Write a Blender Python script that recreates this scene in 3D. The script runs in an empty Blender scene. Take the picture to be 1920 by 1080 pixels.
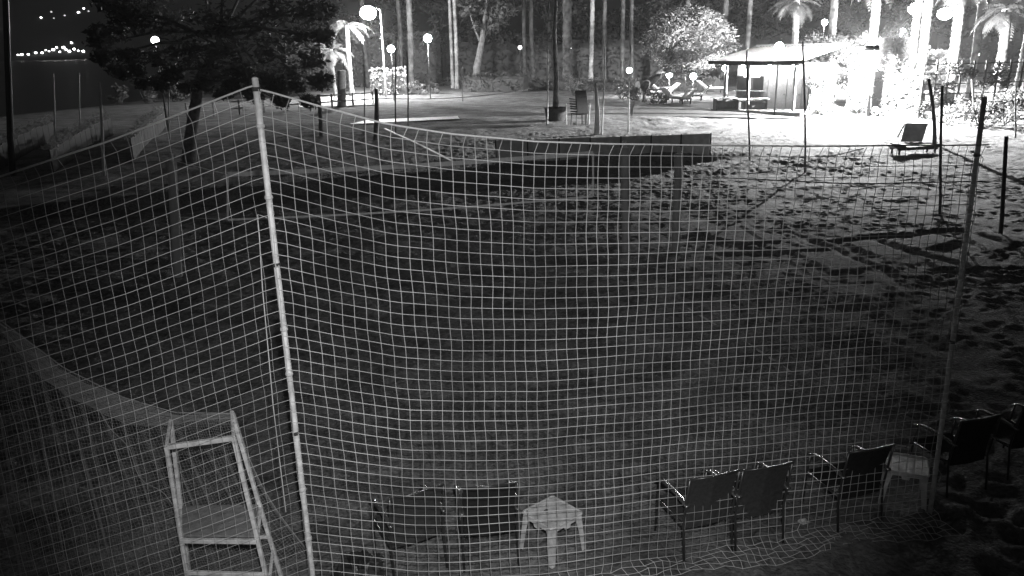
import bpy, math, random
import numpy as np
from mathutils import Vector, Matrix

# ------------------------------------------------------------------ camera, sky, sun, exposure
R = math.radians
SC = bpy.context.scene
COL = SC.collection
CAM_H, FPX, PITCH, ROLL = 5.0, 1500.0, 16.8, -1.3
camd = bpy.data.cameras.new('camera')
camd.sensor_width = 36.0
camd.lens = 36.0 * FPX / 1920.0
camd.clip_start = 0.05
camd.clip_end = 9000
cam = bpy.data.objects.new('camera', camd)
COL.objects.link(cam)
CM = Matrix.Rotation(R(90 - PITCH), 3, 'X') @ Matrix.Rotation(R(ROLL), 3, 'Z')
cam.matrix_world = Matrix.Translation((0, 0, CAM_H)) @ CM.to_4x4()
SC.camera = cam

world = bpy.data.worlds.new('World')
SC.world = world
world.use_nodes = True
wn = world.node_tree
sky = wn.nodes.new('ShaderNodeTexSky')
sky.sky_type = 'NISHITA'
sky.sun_disc = False
sky.sun_elevation = R(28)
sky.sun_rotation = R(200)
bw = wn.nodes.new('ShaderNodeRGBToBW')
wn.links.new(sky.outputs['Color'], bw.inputs[0])
bgn = wn.nodes['Background']
wn.links.new(bw.outputs[0], bgn.inputs['Color'])
bgn.inputs['Strength'].default_value = 0.003

sund = bpy.data.lights.new('moon', 'SUN')
sund.energy = 0.004
sund.angle = R(0.5)
sun = bpy.data.objects.new('moon', sund)
sun.rotation_euler = (R(62), 0, R(-20))
COL.objects.link(sun)

SC.view_settings.view_transform = 'Standard'
SC.view_settings.look = 'None'
SC.view_settings.exposure = 0.0
SC.view_settings.gamma = 1.0
SC.render.engine = 'CYCLES'
SC.cycles.use_denoising = True
SC.cycles.max_bounces = 4
SC.cycles.diffuse_bounces = 2
SC.cycles.glossy_bounces = 2
SC.cycles.sample_clamp_indirect = 3.0

IR_ENERGY = 1800.0
FLOOD_ENERGY = 70000.0
LAMP_ENERGY = 12000.0
BLOCKER_DEG = 8.0  # lower edge of the added floodlight blocker, degrees below level

# ------------------------------------------------------------------ terrain and picture geometry
def sstep(a, b, x):
    t = np.clip((x - a) / (b - a), 0, 1)
    return t * t * (3 - 2 * t)

BA, BB = np.array([-9.7, 28.0]), np.array([8.6, 35.0])      # foot line of the sand bank
BD = (BB - BA) / np.linalg.norm(BB - BA)
BN = np.array([-BD[1], BD[0]])

def gz(x, y):
    """height of the ground"""
    x = np.asarray(x, float); y = np.asarray(y, float)
    d = (x - BA[0]) * BN[0] + (y - BA[1]) * BN[1]            # distance behind the bank
    l = (x - BA[0]) * BD[0] + (y - BA[1]) * BD[1]
    L = np.linalg.norm(BB - BA)
    w = sstep(-12, -2, l) * (1 - sstep(L - 1.5, L + 3.5, l))
    bank = w * (0.30 * sstep(-0.35, 0.25, d) + 0.16 * np.exp(-((d - 0.45) / 0.45) ** 2))
    soft = (1 - w) * 0.30 * sstep(-6, 5, d)
    back = 0.38 * sstep(4, 18, d)
    z = bank + soft + back
    sea = sstep(0, 1, (-(x + 24) * 0.80 + (y - 30) * 0.12 - 12) / 30.0)     # falls to the sea on the left
    return z - sea * 2.6

def ray(px, py):
    d = CM @ Vector(((px - 960) / FPX, -(py - 540) / FPX, -1.0))
    return d
def P(px, py, Y):
    """point seen at a picture position at ground distance Y"""
    d = ray(px, py); k = Y / d.y
    return Vector((d.x * k, Y, CAM_H + d.z * k))
def G(px, py):
    """ground point seen at a picture position"""
    d = ray(px, py)
    lo, t = 1.0, 1.0
    while t < 900:
        q = d * t
        if CAM_H + q.z < float(gz(q.x, q.y)): break
        lo = t; t *= 1.02
    hi = t
    for _ in range(30):
        m = (lo + hi) / 2; q = d * m
        if CAM_H + q.z < float(gz(q.x, q.y)): hi = m
        else: lo = m
    q = d * hi
    return Vector((q.x, q.y, float(gz(q.x, q.y))))
def onplane(px, py, A, B):
    """point seen at a picture position on the upright plane through A and B -> (distance along, height)"""
    ab = Vector((B.x - A.x, B.y - A.y, 0)); L = ab.length; ab /= L
    n = Vector((-ab.y, ab.x, 0)); d = ray(px, py)
    t = (n.x * A.x + n.y * A.y) / (n.x * d.x + n.y * d.y)
    q = d * t
    return ((q.x - A.x) * ab.x + (q.y - A.y) * ab.y, CAM_H + q.z)

# ------------------------------------------------------------------ materials (all grey: the picture is infrared)
MATS = {}
def mat(name, v, rough=0.8, var=0.0, scale=5.0, bump=0.0, bscale=20.0, metal=0.0, spec=0.3, detail=4.0):
    if name in MATS: return MATS[name]
    m = bpy.data.materials.new(name); m.use_nodes = True
    nt = m.node_tree; b = nt.nodes['Principled BSDF']
    b.inputs['Roughness'].default_value = rough
    b.inputs['Metallic'].default_value = metal
    b.inputs['Specular IOR Level'].default_value = spec
    b.inputs['Base Color'].default_value = (v, v, v, 1)
    tc = nt.nodes.new('ShaderNodeTexCoord')
    if var:
        n = nt.nodes.new('ShaderNodeTexNoise'); n.inputs['Scale'].default_value = scale; n.inputs['Detail'].default_value = detail
        r = nt.nodes.new('ShaderNodeMapRange')
        r.inputs['From Min'].default_value = 0.3; r.inputs['From Max'].default_value = 0.7
        r.inputs['To Min'].default_value = v * (1 - var); r.inputs['To Max'].default_value = v * (1 + var)
        nt.links.new(tc.outputs['Object'], n.inputs['Vector'])
        nt.links.new(n.outputs['Fac'], r.inputs['Value']); nt.links.new(r.outputs[0], b.inputs['Base Color'])
    if bump:
        n2 = nt.nodes.new('ShaderNodeTexNoise'); n2.inputs['Scale'].default_value = bscale; n2.inputs['Detail'].default_value = 5
        bp = nt.nodes.new('ShaderNodeBump'); bp.inputs['Strength'].default_value = bump; bp.inputs['Distance'].default_value = 0.05
        nt.links.new(tc.outputs['Object'], n2.inputs['Vector'])
        nt.links.new(n2.outputs['Fac'], bp.inputs['Height']); nt.links.new(bp.outputs[0], b.inputs['Normal'])
    MATS[name] = m
    return m
def emat(name, s):
    if name in MATS: return MATS[name]
    m = bpy.data.materials.new(name); m.use_nodes = True
    nt = m.node_tree; b = nt.nodes['Principled BSDF']
    b.inputs['Base Color'].default_value = (.8, .8, .8, 1)
    b.inputs['Emission Color'].default_value = (1, 1, 1, 1)
    b.inputs['Emission Strength'].default_value = s
    MATS[name] = m
    return m
def leafmat(name, v, var=0.35, trans=0.3):
    if name in MATS: return MATS[name]
    m = mat(name, v, 0.55, var, 0.9, spec=0.4)
    nt = m.node_tree; b = nt.nodes['Principled BSDF']; out = nt.nodes['Material Output']
    t = nt.nodes.new('ShaderNodeBsdfTranslucent'); t.inputs['Color'].default_value = (v, v, v, 1)
    mx = nt.nodes.new('ShaderNodeMixShader'); mx.inputs[0].default_value = trans
    nt.links.new(b.outputs[0], mx.inputs[1]); nt.links.new(t.outputs[0], mx.inputs[2]); nt.links.new(mx.outputs[0], out.inputs['Surface'])
    return m

M_SAND = mat('sand', 0.17, 0.95, 0.45, 1.1, 0.7, 24.0, spec=0.1, detail=12)
def sand_marks():
    nt = M_SAND.node_tree; b = nt.nodes['Principled BSDF']; tc = [n for n in nt.nodes if n.type == 'TEX_COORD'][0]
    src = b.inputs['Base Color'].links[0].from_socket
    n = nt.nodes.new('ShaderNodeTexNoise'); n.inputs['Scale'].default_value = 9.0; n.inputs['Detail'].default_value = 6; n.inputs['Distortion'].default_value = 1.2
    r = nt.nodes.new('ShaderNodeMapRange'); r.inputs['From Min'].default_value = 0.36; r.inputs['From Max'].default_value = 0.62; r.inputs['To Min'].default_value = 0.62; r.inputs['To Max'].default_value = 1.22
    m = nt.nodes.new('ShaderNodeMath'); m.operation = 'MULTIPLY'
    nt.links.new(tc.outputs['Object'], n.inputs['Vector']); nt.links.new(n.outputs['Fac'], r.inputs['Value'])
    nt.links.new(src, m.inputs[0]); nt.links.new(r.outputs[0], m.inputs[1]); nt.links.new(m.outputs[0], b.inputs['Base Color'])
sand_marks()
M_WHITE = mat('white_paint', 0.68, 0.5, 0.3, 14, 0.2, 60, detail=10)
M_GREYPOLE = mat('galvanised_pole', 0.5, 0.5, 0.12, 8)
M_CORD = mat('net_cord', 0.58, 0.8, 0.4, 1.3, detail=8)
M_ROPE = mat('rope', 0.62, 0.85, 0.15, 60, 0.3, 200)
M_DULLCORD = mat('dull_net_cord', 0.27, 0.9)
M_DARKCORD = mat('dark_cord', 0.05, 0.9)
M_PLASTIC = mat('white_plastic', 0.62, 0.4, 0.3, 11, 0.1, 40, spec=0.5, detail=10)
M_STAIN = mat('stain', 0.12, 0.7)
M_TEXT = mat('dark_textile', 0.018, 0.75, 0.3, 30)
M_TEXT2 = mat('grey_textile', 0.045, 0.75, 0.25, 30)
M_DMETAL = mat('dark_metal', 0.04, 0.28, spec=0.7)
M_ARM = mat('glossy_armrest', 0.25, 0.2, metal=0.7)
M_BOARD = mat('grey_board', 0.24, 0.8, 0.2, 14, 0.2, 40)
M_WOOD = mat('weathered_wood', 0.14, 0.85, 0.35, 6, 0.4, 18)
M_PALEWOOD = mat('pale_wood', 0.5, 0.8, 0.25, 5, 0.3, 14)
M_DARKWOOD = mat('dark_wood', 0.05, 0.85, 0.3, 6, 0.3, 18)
M_PAD = mat('post_padding', 0.32, 0.8, 0.12, 5)
M_TAPE = mat('net_tape', 0.8, 0.7, 0.15, 12)
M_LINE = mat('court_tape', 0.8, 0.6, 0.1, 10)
M_BANNER = mat('dark_banner', 0.5, 0.6, 0.25, 3)
M_BARK = mat('bark', 0.16, 0.95, 0.45, 4, 0.8, 9)
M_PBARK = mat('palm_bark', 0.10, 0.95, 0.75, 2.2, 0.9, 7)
M_PBARK_LIT = mat('lit_palm_bark', 0.30, 0.95, 0.6, 2.2, 0.9, 7)  # brighter copy of the palm bark, lamplight put into its tone
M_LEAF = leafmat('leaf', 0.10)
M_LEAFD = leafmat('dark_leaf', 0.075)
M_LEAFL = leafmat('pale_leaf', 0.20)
M_FROND = leafmat('frond', 0.14)
M_CONC = mat('concrete', 0.36, 0.9, 0.2, 2, 0.2, 20)
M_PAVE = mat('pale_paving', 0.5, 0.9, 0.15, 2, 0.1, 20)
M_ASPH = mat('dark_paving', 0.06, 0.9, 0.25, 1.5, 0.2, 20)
M_WALL = mat('pale_render', 0.6, 0.9, 0.12, 1.5)
M_BWALL = mat('building_render', 0.3, 0.9, 0.15, 1.0)
M_ROOF = mat('roof_sheet', 0.5, 0.6, 0.15, 3)
M_PLANK = mat('shed_plank', 0.24, 0.8, 0.25, 4, 0.2, 20)
M_GLASS = mat('dark_glass', 0.02, 0.1, spec=0.8)
M_TARP = mat('dark_tarp', 0.03, 0.4, 0.3, 8, spec=0.6)
M_PAPER = mat('litter_paper', 0.55, 0.8)
M_CLOTH = mat('pale_cloth', 0.65, 0.8, 0.1, 6)
M_EMGLOBE = emat('lit_globe', 480)
M_EMSTRONG = emat('lit_flood_glass', 220)
M_EMFAR = emat('lit_far_lamp', 16)
M_EMDIM = emat('lit_dim_lamp', 2.5)
M_HILL = mat('far_hill', 0.03, 1.0, 0.3, 0.01)

# ------------------------------------------------------------------ mesh helpers
class MB:
    def __init__(s): s.v = []; s.f = []
    def quadstrip(s, rings, closed=True, cap=False):
        b = len(s.v); n = len(rings[0])
        for r in rings: s.v.extend([tuple(p) for p in r])
        for i in range(len(rings) - 1):
            for j in range(n if closed else n - 1):
                k = (j + 1) % n
                s.f.append((b + i * n + j, b + i * n + k, b + (i + 1) * n + k, b + (i + 1) * n + j))
        if cap:
            s.f.append(tuple(b + j for j in range(n))[::-1])
            s.f.append(tuple(b + (len(rings) - 1) * n + j for j in range(n)))
        return s
    def tube(s, pts, r, n=6, cap=True):
        pts = [Vector(p) for p in pts]; m = len(pts)
        rr = r if isinstance(r, (list, tuple)) else [r] * m
        rings = []
        for i, p in enumerate(pts):
            d = (pts[min(i + 1, m - 1)] - pts[max(i - 1, 0)])
            d = d.normalized() if d.length > 1e-9 else Vector((0, 0, 1))
            u = Vector((0, 0, 1)) if abs(d.z) < 0.9 else Vector((1, 0, 0))
            a = d.cross(u).normalized(); b = d.cross(a)
            rings.append([p + (a * math.cos(2 * math.pi * k / n) + b * math.sin(2 * math.pi * k / n)) * rr[i] for k in range(n)])
        return s.quadstrip(rings, True, cap)
    def box(s, c, size, rz=0.0, M=None, bev=0.0):
        x, y, z = [v / 2 for v in size]
        R3 = M if M is not None else Matrix.Rotation(rz, 3, 'Z')
        c = Vector(c)
        if bev <= 0:
            b = len(s.v)
            for dz in (-z, z):
                for dx, dy in ((-x, -y), (x, -y), (x, y), (-x, y)):
                    s.v.append(tuple(c + R3 @ Vector((dx, dy, dz))))
            for f in ((3, 2, 1, 0), (4, 5, 6, 7), (0, 1, 5, 4), (1, 2, 6, 5), (2, 3, 7, 6), (3, 0, 4, 7)):
                s.f.append(tuple(b + i for i in f))
        else:
            e = min(bev, x * .9, y * .9, z * .9)
            rings = []
            for (zz, k) in ((-z, e), (-z + e, 0), (z - e, 0), (z, e)):
                X, Y = x - k, y - k
                q = min(e, X * .5, Y * .5)
                pts = [(-X + q, -Y), (X - q, -Y), (X, -Y + q), (X, Y - q), (X - q, Y), (-X + q, Y), (-X, Y - q), (-X, -Y + q)]
                rings.append([c + R3 @ Vector((a, b2, zz)) for a, b2 in pts])
            s.quadstrip(rings, True, True)
        return s
    def bar(s, p, q, w, h=None, bev=0.0):
        p = Vector(p); q = Vector(q); d = q - p; L = d.length; d.normalize()
        u = Vector((0, 0, 1)) if abs(d.z) < 0.95 else Vector((0, 1, 0))
        a = d.cross(u).normalized(); b = a.cross(d)
        M = Matrix((a, d, b)).transposed()
        return s.box((p + q) / 2, (w, L, h or w), M=M, bev=bev)
    def poly(s, pts):
        b = len(s.v); s.v.extend([tuple(p) for p in pts]); s.f.append(tuple(range(b, b + len(pts)))); return s
    def sphere(s, c, r, n=10, m=6, sc=(1, 1, 1)):
        c = Vector(c); rings = []
        for i in range(m + 1):
            t = math.pi * (i + 0.001) / (m + 0.002)
            rings.append([c + Vector((r * sc[0] * math.sin(t) * math.cos(2 * math.pi * k / n), r * sc[1] * math.sin(t) * math.sin(2 * math.pi * k / n), -r * sc[2] * math.cos(t))) for k in range(n)])
        return s.quadstrip(rings, True, True)
    def mesh(s, name, m, smooth=False):
        me = bpy.data.meshes.new(name); me.from_pydata(s.v, [], s.f); me.update()
        if m: me.materials.append(m)
        if smooth: me.polygons.foreach_set('use_smooth', [True] * len(me.polygons))
        return me
    def build(s, name, m, parent=None, smooth=False):
        o = bpy.data.objects.new(name, s.mesh(name, m, smooth)); COL.objects.link(o)
        if parent is not None: o.parent = parent
        return o

def tag(o, label=None, cat=None, group=None, kind=None):
    if label: o['label'] = label
    if cat: o['category'] = cat
    if group: o['group'] = group
    if kind: o['kind'] = kind
    return o
def thing(name, label, cat, loc=(0, 0, 0), rz=0.0, group=None):
    o = bpy.data.objects.new(name, None); o.empty_display_size = 0.2
    COL.objects.link(o); o.location = loc; o.rotation_euler = (0, 0, rz)
    return tag(o, label, cat, group)
def put(o, parent, loc=(0, 0, 0), rz=0.0):
    o.parent = parent; o.location = loc; o.rotation_euler = (0, 0, rz); return o
def dup(root, loc, rz, label, scale=None, group=None):
    r = root.copy(); COL.objects.link(r); r.location = loc; r.rotation_euler = (0, 0, rz); r['label'] = label
    if scale: r.scale = scale if isinstance(scale, (tuple, list)) else (scale,) * 3
    if group: r['group'] = group
    for ch in list(root.children):
        c = ch.copy(); COL.objects.link(c); c.parent = r
        for g in list(ch.children):
            d = g.copy(); COL.objects.link(d); d.parent = c
    return r

# ------------------------------------------------------------------ ground: one sheet to the horizon
def axis(segs):
    out = [segs[0][0]]
    for a, b, st in segs:
        n = max(1, int(round((b - a) / st))); out += list(a + (b - a) * (np.arange(1, n + 1)) / n)
    return np.array(out)
def make_ground():
    rng = np.random.default_rng(4)
    xs = axis([(-900, -200, 60), (-200, -60, 5), (-60, -16, 0.9), (-16, -9, 0.12), (-9, 16, 0.065), (16, 27, 0.12), (27, 70, 0.9), (70, 600, 40)])
    ys = axis([(-40, 4.5, 1.2), (4.5, 6.5, 0.2), (6.5, 30, 0.065), (30, 46, 0.11), (46, 60, 0.35), (60, 110, 1.0), (110, 300, 10), (300, 1200, 90)])
    X, Y = np.meshgrid(xs, ys)
    Z = gz(X, Y)
    # gentle lumps
    def vnoise(sc, seed):
        r2 = np.random.default_rng(seed); T = r2.random((128, 128))
        u, v = X / sc, Y / sc
        i, j = np.floor(u).astype(int), np.floor(v).astype(int); fu, fv = u - i, v - j
        fu = fu * fu * (3 - 2 * fu); fv = fv * fv * (3 - 2 * fv)
        g = lambda a, b: T[np.mod(a, 128), np.mod(b, 128)]
        return (g(i, j) * (1 - fu) + g(i + 1, j) * fu) * (1 - fv) + (g(i, j + 1) * (1 - fu) + g(i + 1, j + 1) * fu) * fv - 0.5
    near = np.exp(-(np.maximum(0, np.abs(X) - 25) / 12) ** 2) * np.exp(-(np.maximum(0, Y - 48) / 10) ** 2) * (Y > 4)
    smooth_patch = sstep(0.02, 0.2, vnoise(5.5, 9) + 0.10)                    # some of the sand is raked flat
    Z += near * (0.10 * vnoise(3.1, 1) + 0.07 * vnoise(0.9, 2) + 0.06 * vnoise(0.33, 3) * (0.4 + 0.6 * smooth_patch))
    # footprints
    dx = np.searchsorted
    nfp = 22000
    fx = rng.uniform(-14, 22, nfp); fy = rng.uniform(7, 44, nfp)
    k = 0
    while k < nfp * 0.6:                                    # trails of steps
        x, y = rng.uniform(-14, 22), rng.uniform(7, 44); a = rng.uniform(0, 6.283); n = int(rng.integers(6, 26))
        for q in range(n):
            if k >= nfp: break
            a += rng.normal(0, .12); x += .62 * math.cos(a); y += .62 * math.sin(a); sd = .11 * (-1) ** q
            fx[k], fy[k] = x - sd * math.sin(a), y + sd * math.cos(a); k += 1
    T5 = smooth_patch
    for k in range(nfp):
        a, b = fx[k], fy[k]
        ia, ja = dx(xs, a), dx(ys, b)
        if ia >= len(xs) or ja >= len(ys) or (T5[ja, ia] < 0.35 and rng.random() < 0.6): continue
        i0, i1 = dx(xs, a - 0.5), dx(xs, a + 0.5); j0, j1 = dx(ys, b - 0.5), dx(ys, b + 0.5)
        th = rng.uniform(0, math.pi); c, s = math.cos(th), math.sin(th)
        sx, sy = X[j0:j1, i0:i1] - a, Y[j0:j1, i0:i1] - b
        u = (sx * c + sy * s) / rng.uniform(0.11, 0.18); v = (-sx * s + sy * c) / rng.uniform(0.07, 0.10)
        r2 = u * u + v * v
        dep = rng.uniform(0.015, 0.04)
        Z[j0:j1, i0:i1] += -dep * np.exp(-r2) + 0.45 * dep * np.exp(-(np.sqrt(r2) - 1.7) ** 2 * 3)
    for quad in PATCHES:                                    # boards-width strips smoothed flat
        m = np.ones_like(X, bool); c = sum((np.array([p.x, p.y]) for p in quad), np.zeros(2)) / len(quad)
        for p, q in zip(quad, quad[1:] + quad[:1]):
            e = (q.x - p.x) * (Y - p.y) - (q.y - p.y) * (X - p.x); ec = (q.x - p.x) * (c[1] - p.y) - (q.y - p.y) * (c[0] - p.x)
            m &= (e * np.sign(ec) > 0)
        Z[m] = 0.05 + 0.2 * (Z[m] - Z[m].mean()) if m.any() else 0
    # furrows left by a drag board
    for (p, q, dep, wd) in FURROWS:
        a = np.array([p.x, p.y]); e = np.array([q.x, q.y]); L = np.linalg.norm(e - a); d = (e - a) / L
        l = (X - a[0]) * d[0] + (Y - a[1]) * d[1]; n = -(X - a[0]) * d[1] + (Y - a[1]) * d[0]
        n = n + 0.06 * np.sin(l * 3.1)
        m = ((l > 0) & (l < L))
        Z += m * (-dep * np.exp(-(n / wd) ** 2) + 0.6 * dep * np.exp(-((n - 1.9 * wd) / wd) ** 2))
    V = np.stack([X, Y, Z], -1).reshape(-1, 3)
    ny, nx = X.shape
    idx = np.arange(ny * nx).reshape(ny, nx)
    F = np.stack([idx[:-1, :-1], idx[:-1, 1:], idx[1:, 1:], idx[1:, :-1]], -1).reshape(-1, 4)
    me = bpy.data.meshes.new('ground')
    me.vertices.add(len(V)); me.vertices.foreach_set('co', V.ravel().astype(np.float32))
    me.loops.add(F.size); me.loops.foreach_set('vertex_index', F.ravel().astype(np.int32))
    me.polygons.add(len(F)); me.polygons.foreach_set('loop_start', np.arange(0, F.size, 4, dtype=np.int32))
    me.polygons.foreach_set('loop_total', np.full(len(F), 4, np.int32))
    me.polygons.foreach_set('use_smooth', np.ones(len(F), bool))
    me.update(calc_edges=True); me.validate()
    me.materials.append(M_SAND)
    o = bpy.data.objects.new('sand_ground', me); COL.objects.link(o)
    tag(o, 'trampled beach sand of the volleyball courts', kind='structure')
FURROWS = [(G(1500, 440), G(1680, 520), 0.050, 0.12), (G(1560, 455), G(1810, 430), 0.060, 0.16), (G(1640, 450), G(1720, 480), 0.040, 0.12),
           (G(1800, 430), G(1910, 470), 0.045, 0.13), (G(1700, 470), G(1860, 520), 0.045, 0.12), (G(1280, 440), G(1420, 470), 0.035, 0.12),
           (G(1430, 300), G(1620, 330), 0.040, 0.25), (G(1350, 480), G(1560, 470), 0.040, 0.14)]
PATCHES = [[G(*p) for p in q] for q in (((1575, 453), (1638, 451), (1700, 482), (1668, 492)), ((1672, 456), (1748, 441), (1800, 452), (1716, 474)), ((1800, 440), (1850, 433), (1912, 455), (1862, 478)),
           ((1480, 470), (1560, 466), (1640, 505), (1560, 512)), ((1300, 430), (1400, 425), (1470, 452), (1370, 462)), ((1720, 480), (1850, 484), (1880, 505), (1760, 505)))]
make_ground()

def sheet(name, pixels, m, lift=0.012, label=None, res=1.0):
    """flat paving laid on the ground, cut into strips so that it follows the terrain"""
    pts = [G(*p) for p in pixels]
    a, b, c, d = pts                                     # near-left, near-right, far-right, far-left
    nu = max(2, int((a - b).length / res)); nv = max(2, int((a - d).length / res))
    rings = []
    for j in range(nv + 1):
        row = []
        for i in range(nu + 1):
            p = (a.lerp(b, i / nu)).lerp(d.lerp(c, i / nu), j / nv)
            row.append((p.x, p.y, float(gz(p.x, p.y)) + lift + 0.05))
        rings.append(row)
    o = MB().quadstrip(rings, closed=False).build(name, m)
    return tag(o, label, kind='structure')
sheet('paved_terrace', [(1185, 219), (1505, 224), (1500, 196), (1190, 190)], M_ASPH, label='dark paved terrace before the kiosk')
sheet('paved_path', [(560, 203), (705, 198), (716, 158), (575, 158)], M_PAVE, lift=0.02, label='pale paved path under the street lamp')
sheet('light_strip', [(655, 234), (862, 224), (858, 219), (690, 226)], M_LINE, lift=0.0, label='narrow strip of light painted on the ground as a white sheet')  # white sheet laid down in place of light spilling over the ground

# sea and the far coast
sea = MB().poly([(-1500, 20, -0.9), (-32, 20, -0.9), (-32, 2600, -0.9), (-1500, 2600, -0.9)]).build('sea', mat('sea_water', 0.012, 0.3, bump=0.25, bscale=0.5, spec=0.25))
tag(sea, 'dark sea beyond the beach', kind='structure')
hrng = random.Random(3)
def hillz(x, y):
    hh = float(np.interp(y, [1500, 1560, 1800, 2300, 2900, 3600], [-2, 12, 75, 190, 330, 420]))
    f = 0.78 + 0.16 * math.sin(x * 0.0041 + y * .002) + 0.06 * math.sin(x * .013)
    return hh * f * (0.5 + 0.5 * min(1, max(0, (-x - 100) / 900))) if hh > 0 else hh
rings = []
for yy in (1500, 1530, 1560, 1620, 1700, 1800, 1950, 2100, 2300, 2600, 2900, 3200, 3600):
    rings.append([(-2600 + i * 60, yy, hillz(-2600 + i * 60, yy)) for i in range(76)])
hill = MB().quadstrip(rings, closed=False).build('hills', M_HILL, smooth=True)
tag(hill, 'dark hills of the far coast', kind='structure')
def far_lamp(px, py, r, m, label, group):
    d = ray(px, py); Y = 1400
    while Y < 3500:
        k = Y / d.y
        if CAM_H + d.z * k < hillz(d.x * k, Y) + r: break
        Y += 5
    p = P(px, py, Y - 8)
    o = MB().sphere((0, 0, 0), r, 8, 5, (1.3, 1, 0.8)).build('shore_lamp', m); o.location = p
    return tag(o, label, 'lamp', group)
for (px, py) in ((34, 103), (41, 102), (53, 102), (67, 99), (79, 99), (86, 94), (92, 96), (100, 93), (106, 89), (112, 97), (119, 89), (124, 93), (130, 96), (134, 80), (139, 92), (147, 95), (156, 96)):
    far_lamp(px, py, 1.3 + hrng.random() * 1.5, M_EMFAR, 'tiny bright lamp in the cluster along the far waterline', 'lamps along the far waterline')
for (px, py, r) in ((9, 50, 2.6), (77, 33, 2.0), (96, 22, 1.8), (121, 29, 1.8), (147, 23, 2.4), (157, 16, 2.0), (101, 34, 1.2), (166, 21, 1.5)):
    far_lamp(px, py, r * 1.2, M_EMFAR if r > 1.9 else M_EMDIM, 'tiny lamp scattered over the dark hillside across the sea', 'lamps on the far hillside')

# ------------------------------------------------------------------ the infrared lamp of the surveillance camera itself
def spot(name, loc, target, energy, size, blend, radius, parent=None):
    l = bpy.data.lights.new(name, 'SPOT'); l.energy = energy; l.spot_size = R(size); l.spot_blend = blend; l.shadow_soft_size = radius
    o = bpy.data.objects.new(name, l); COL.objects.link(o); o.location = loc
    d = Vector(target) - Vector(loc); o.rotation_euler = d.to_track_quat('-Z', 'Y').to_euler()
    return o
spot('infrared_lamp', (0.12, -0.1, 5.45), P(890, 680, 6.6), IR_ENERGY, 62, 1.0, 0.03)

# ------------------------------------------------------------------ foreground: ball-stop nets on their poles
LB, LT = P(596, 1110, 6.05), P(478, 148, 6.0)
LBg = Vector((LT.x + 0.02, LT.y + 0.02, 0))
RB, RT = G(1744, 962), None
RT = P(1846, 184, RB.y + 0.05)
def pole(name, base, top, r, m, label, cat='pole', sink=0.25, n=10, cap=True, group=None, bend=0.0, taper=1.0):
    base = Vector(base); top = Vector(top)
    o = thing(name, label, cat, base, 0, group)
    d = top - base; k = 7
    pts = [Vector((0, 0, -sink)) if i == 0 else d * (i / (k - 1)) + Vector((math.sin(math.pi * i / (k - 1)) * bend, 0, 0)) for i in range(k)]
    MB().tube(pts, [r * (1 + (taper - 1) * i / (k - 1)) for i in range(k)], n).build('shaft', m, o, smooth=True)
    if cap: MB().sphere(d, r * taper * 1.12, 8, 5, (1, 1, .6)).build('cap', m, o, smooth=True)
    return o
def ties(o, base, top, zs, r):
    d = Vector(top) - Vector(base)
    for k, t in enumerate(zs):
        p = d * t; n = d.normalized()
        MB().tube([p - n * .014, p - n * .004, p + n * .006, p + n * .016], [r * 1.2, r * 1.34, r * 1.26, r * 1.18], 10).build('rope_tie', M_ROPE if k % 3 else M_DARKCORD, o, True)
        MB().tube([p + Vector((r, -r, 0)), p + Vector((r * 1.5, -r * 2.2, -.03)), p + Vector((r * 1.2, -r * 2, -.09 - .02 * (k % 3)))], .003, 4).build('loose_end', M_ROPE, o)
ties(pole('net_pole', LBg, LT, 0.024, M_WHITE, 'tall white pole at the corner where the two ball-stop nets meet', sink=0.3), LBg, LT, (.985, .93, .82, .71, .60, .52, .41, .30, .2), .024)
ties(pole('net_pole', RB, RT, 0.024, M_WHITE, 'slim grey pole at the right end of the large net', sink=0.3), RB, RT, (.88, .76, .6, .45, .3, .12), .023)

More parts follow.
